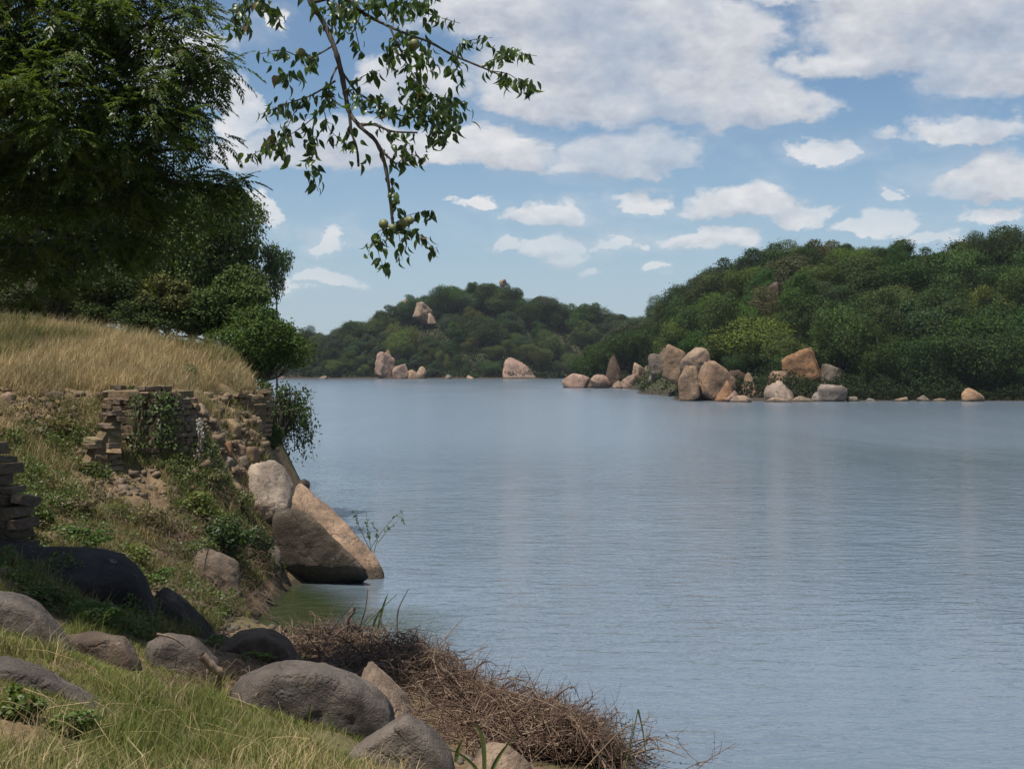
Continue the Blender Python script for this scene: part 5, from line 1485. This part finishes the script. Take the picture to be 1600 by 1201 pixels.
blade_plant([[(757, 1215), (756, 1170), (750, 1142), (736, 1124)], [(764, 1212), (780, 1180), (806, 1146)], [(712, 1190), (716, 1170), (724, 1154)], [(752, 1214), (735, 1190), (700, 1170), (616, 1160)]], 10.9, "broad green reed blade in front of the brush heap", .04, 9)
blade_plant([[(480, 1140), (484, 1110), (487, 1092)], [(520, 1150), (515, 1120), (508, 1105)], [(468, 1145), (462, 1120), (470, 1100)]], 11.8, "upright green blades against the largest grey boulder", .02, 10)
blade_plant([[(590, 985), (598, 950), (607, 924)], [(580, 990), (588, 965), (600, 945)]], 19.0, "green reed blades rising from the brush by stump", .04, 11)

# ------------------------------------------------------------------ dead brush heap
def brush():
    rs = np.random.default_rng(960)
    A = np.array([(-2.75, 19.6), (-1.75, 18.0), (-.95, 16.8), (.15, 15.3), (.55, 14.6), (.85, 13.95)])
    Hh = np.array([.26, .46, .46, .34, .38, .30])
    base = np.array([-.8, 16.4, 0.0])
    root = empty("brush_heap", base, "brown heap of dead twigs and stalks along the water's edge", "brush heap")
    S = spline(np.c_[A, Hh], 8)
    S[:, 2] *= 1 + .45 * np.sin(np.arange(len(S)) * .9) * np.sin(np.arange(len(S)) * .37 + 1)
    N_ = 5600; parts = []
    t = rs.integers(0, len(S), N_)
    side = rs.normal(size=N_) * .42
    T = np.gradient(S[:, :2], axis=0); T = T / np.linalg.norm(T, axis=1)[:, None]
    nrm = np.stack([-T[:, 1], T[:, 0]], 1)                 # towards the water
    nrm[nrm[:, 1] > 0] *= 1
    for i in range(N_):
        s = S[t[i]]; nn = nrm[t[i]]; off = side[i]
        if np.dot(nn, (1, 1)) < 0: nn = -nn
        off = off * (.75 if off > 0 else 2.1)
        q = s[:2] + nn * off
        g = max(float(bank(q[0], q[1])), .0)
        hh = s[2] * math.exp(-(off / .62) ** 2) if off > 0 else s[2] * math.exp(-(off / 1.0) ** 2)
        z = g + hh * rs.random() ** .5
        L = rs.uniform(.18, .65) * (1.4 if rs.random() < .12 else 1)
        a = rs.uniform(0, 6.28); d = unit(np.array([math.cos(a) + nn[0] * .25, math.sin(a) + nn[1] * .25, rs.normal() * .5 - .02]))
        k = unit(rs.normal(size=3)) * L * .20
        c = np.array([q[0], q[1], z + .02])
        p = np.array([c - d * L / 2, c + k, c + d * L / 2 + k * .5 - np.array([0, 0, L * .12])])
        parts.append(tube(spline(p, 2), rs.uniform(.0025, .010) , .0022, 3))
    # finer upright sprays on the crest
    for i in range(900):
        s = S[rs.integers(0, len(S))]
        q = np.array([s[0] + rs.normal() * .3, s[1] + rs.normal() * .3, 0]); q[2] = max(float(bank(q[0], q[1])), 0) + s[2] * .6
        L = rs.uniform(.15, .50)
        d = unit(np.array([rs.normal() * .7 + .25, rs.normal() * .5, 1.0]))
        p = np.array([q, q + d * L * .5 + rs.normal(size=3) * .03, q + d * L + rs.normal(size=3) * .06])
        parts.append(tube(spline(p, 2), rs.uniform(.003, .006), .0015, 3))
    V, F = join(parts)
    o = mobj("twigs", mesh_np("twigs", V - base, F, M_TWIG), root); o['kind'] = 'stuff'
    B2 = []
    for i in range(260):
        s = S[rs.integers(0, len(S))]
        q = np.array([s[0] + rs.normal() * .4, s[1] + rs.normal() * .4 - .2, 0]); q[2] = max(float(bank(q[0], q[1])), 0) + s[2] * .5
        L = rs.uniform(.4, .85); a = rs.uniform(0, 6.28)
        d = unit(np.array([math.cos(a), math.sin(a) * .7, rs.uniform(.15, .7)]))
        p = np.array([q - d * .2, q + d * L * .45 + rs.normal(size=3) * .07 + [0, 0, .08], q + d * L + rs.normal(size=3) * .12 - [0, 0, .12 * L]])
        parts.append(tube(spline(p, 4), rs.uniform(.005, .014), .003, 4))
        for k_ in range(3):
            q0 = p[1] + (p[2] - p[1]) * rs.uniform(-.3, .8); e = unit(d + rs.normal(size=3) * .6) * L * rs.uniform(.2, .4)
            parts.append(tube(np.array([q0, q0 + e * .5 + rs.normal(size=3) * .02, q0 + e]), .0045, .0018, 3))
    V, F = join(parts)
    o.data = mesh_np("twigs", V - base, F, M_TWIG)
    # curled dead leaves in it
    n = 2600; t = rs.integers(0, len(S), n); q = np.stack([S[t, 0] + rs.normal(size=n) * .45, S[t, 1] + rs.normal(size=n) * .45], 1)
    z = np.maximum(bank(q[:, 0], q[:, 1]), 0) + S[t, 2] * rs.random(n)
    V, F = leaves(np.c_[q, z] - base, rs.normal(size=(n, 3)) + np.array([0, 0, -.5]), rs.normal(size=(n, 3)), rs.uniform(.03, .07, n), rs.uniform(.012, .03, n))
    o = mobj("dead_leaves", mesh_np("dead_leaves", V, F, M_WEED), root, (0, 0, 0), (0.14, 0.095, 0.065)); o['kind'] = 'stuff'
    # matted soil and rotten stalks underneath
    m = 40; rowsx = np.linspace(-1.3, .55, 12); V = []
    for s, nn in zip(S, nrm):
        if np.dot(nn, (1, 1)) < 0: nn = -nn
        for r in rowsx:
            q = s[:2] + nn * r
            hh = s[2] * (math.exp(-(r / .62) ** 2) if r > 0 else math.exp(-(r / 1.0) ** 2)) * .62
            V.append((q[0], q[1], max(float(bank(q[0], q[1])), -.05) + hh - .10))
    V = np.array(V); V[:, 2] += .05 * fbm(V * 4, 3)
    k = len(rowsx); F = [(i * k + j, i * k + j + 1, (i + 1) * k + j + 1, (i + 1) * k + j) for i in range(len(S) - 1) for j in range(k - 1)]
    m_, N = newmat("rotten_mat")
    nz = N.noise(N.n('ShaderNodeTexCoord').outputs['Object'], 30, 5, .7)
    pb = N.n('ShaderNodeBsdfPrincipled', {'Base Color': N.mix(nz, (0.05, 0.032, 0.022), (0.14, 0.09, 0.06)), 'Roughness': .95, 'Specular IOR Level': .1})
    N.link(N.n('ShaderNodeBump', {'Strength': 1.0, 'Distance': .04, 'Height': nz}).outputs[0], pb.inputs['Normal'])
    out(N, pb.outputs[0])
    mobj("litter_mat", mesh_np("litter_mat", V - base, np.array(F), m_, True), root)
brush()
Z5 = lambda L_: [(480 + x * .4, 850 + y * .4) for x, y in L_]
def stick(L_, d, r0, r1, label, mat=None, name="dead_stick", cat="stick", sides=6, forks=()):
    S = spline(np.array([PX(a, b, d + .05 * i) for i, (a, b) in enumerate(L_)]), 5); base = S[0].copy()
    rr = np.linspace(r0, r1, len(S)) * (1 + .10 * np.sin(np.arange(len(S)) * 1.9))
    parts = [tube(S - base, rr, None, sides)]
    for L2, q0, q1 in forks:
        parts.append(tube(spline(np.array([PX(a, b, d + .02) for a, b in L2]), 4) - base, q0, q1, sides))
    V, F = join(parts)
    o = mobj(name, mesh_np(name, V, F, mat or M_DEAD, True), None, base)
    tag(o, label, cat)
stick(Z5([(108, 485), (150, 405), (190, 352), (165, 290), (182, 248)]), 18.7, .085, .036, "dark broken stump standing at brush heap's far end", M_BARK, "broken_stump", "stump", 8, forks=[(Z5([(150, 400), (158, 300), (185, 262)]), .03, .018)])
stick(Z5([(190, 360), (225, 260), (237, 175)]), 18.9, .018, .008, "upright dark stick just right of the stump", M_BARK)
stick(Z5([(198, 348), (270, 270), (350, 195)]), 18.8, .010, .005, "thin straight stalk leaning right from the stump", M_REED)
stick(Z5([(352, 362), (355, 260), (395, 175)]), 18.6, .014, .006, "tall bare stick standing over the heap, right of stump", M_BARK)
stick(Z5([(325, 385), (300, 330), (275, 268)]), 18.5, .018, .012, "short thick stick leaning left in the heap", M_BARK)
stick(Z5([(520, 388), (560, 340), (605, 292)]), 17.8, .009, .005, "twig poking up towards the lake from heap's middle")
stick(Z5([(458, 388), (440, 362), (420, 335)]), 17.9, .010, .006, "short twig leaning left on heap's crest")
stick(Z5([(800, 592), (815, 540), (835, 490)]), 16.2, .008, .004, "twig standing where the heap dips to the water")
stick(Z5([(1068, 675), (1075, 640), (1088, 598)]), 14.8, .006, .003, "little twig standing near heap's near end", M_BARK)
stick(Z5([(820, 760), (920, 730), (1020, 690), (1090, 672), (1240, 655)]), 14.3, .012, .003, "long thin branch lying out over water from heap", M_BARK)
stick(Z5([(590, 570), (610, 620), (660, 690)]), 15.2, .014, .009, "pale stick lying on the heap's near face")
stick([(325, 858), (319, 888), (322, 920), (328, 948)], 21.4, .020, .012, "pale bare stick standing on slope by the inlet", M_DEAD)
stick([(315, 1023), (333, 1042), (346, 1054), (338, 1082)], 12.9, .045, .038, "grey driftwood piece beside the largest grey boulder", M_DEAD, "driftwood", "driftwood", 8)
stick([(245, 990), (270, 996), (290, 1010)], 13.6, .016, .01, "broken stick on the cracked boulder", M_DEAD)
stick([(262, 800), (280, 830), (300, 870)], 22.2, .012, .006, "thin bare stick slanting across slope's dry grass", M_DEAD)

# dry tangle hanging over the inlet's edge and straw round the driftwood
def tangle(name, n, sampler, label, r=(.002, .005), L=(.2, .6), droop=.3, mat=None, seed=5):
    rs = np.random.default_rng(seed); parts = []
    for i in range(n):
        c = sampler(rs); l = rs.uniform(*L); a = rs.uniform(0, 6.28)
        d = unit(np.array([math.cos(a), math.sin(a) * .7, rs.normal() * .5 + .1])); k = rs.normal(size=3) * l * .12
        parts.append(tube(spline(np.array([c - d * l * .5, c + k + [0, 0, .05], c + d * l * .5 - np.array([0, 0, droop * l])]), 2), rs.uniform(*r), .0015, 3))
    V, F = join(parts)
    o = mobj(name, mesh_np(name, V, F, mat or M_TWIG)); tag(o, label, "twigs", kind='stuff')
def smp(u0, u1, v0, v1, lift):
    pts = [hit(u, v) for u in np.linspace(u0, u1, 9) for v in np.linspace(v0, v1, 7)]
    pts = np.array(pts)
    return lambda rs: pts[rs.integers(0, len(pts))] + rs.normal(size=3) * np.array([.12, .2, .04]) + np.array([0, 0, rs.random() * lift])
tangle("dry_twigs", 1500, smp(255, 405, 850, 960, .22), "brown dry tangle of stems over the inlet's bank", L=(.2, .7))
tangle("dry_twigs", 700, smp(290, 420, 780, 880, .2), "dry stems tangled in the creepers by the boulders", L=(.2, .6), seed=6)
tangle("dry_twigs", 420, smp(270, 400, 1040, 1090, .1), "dry stems and straw round the driftwood", L=(.12, .4), seed=7)
tangle("dry_twigs", 500, smp(110, 280, 800, 880, .2), "dry stalks in the grass of the slope", L=(.2, .6), seed=8)
tangle("straw", 90, smp(40, 420, 1080, 1190, .12), "long pale straws lying across the foreground grass", L=(.3, .8), r=(.0025, .004), droop=.1, mat=M_STRAW, seed=9)

# ------------------------------------------------------------------ thin midday haze over the lake
bm = bmesh.new(); bmesh.ops.create_cube(bm, size=1.0)
for v_ in bm.verts:
    v_.co = Vector(((-1850 if v_.co.x < 0 else 1850), (-230 if v_.co.y < 0 else 2650), (-8 if v_.co.z < 0 else 62)))
me = bpy.data.meshes.new("haze"); bm.to_mesh(me); bm.free()
m, N = newmat("haze_air")
N.link(N.n('ShaderNodeVolumePrincipled', {'Color': (0.80, 0.88, 1.0, 1), 'Density': 0.00009, 'Anisotropy': 0.0}).outputs[0], N.n('ShaderNodeOutputMaterial').inputs['Volume'])
me.materials.append(m)
o = mobj("haze", me)
tag(o, "thin pale haze hanging over the lake", "haze", kind='stuff')
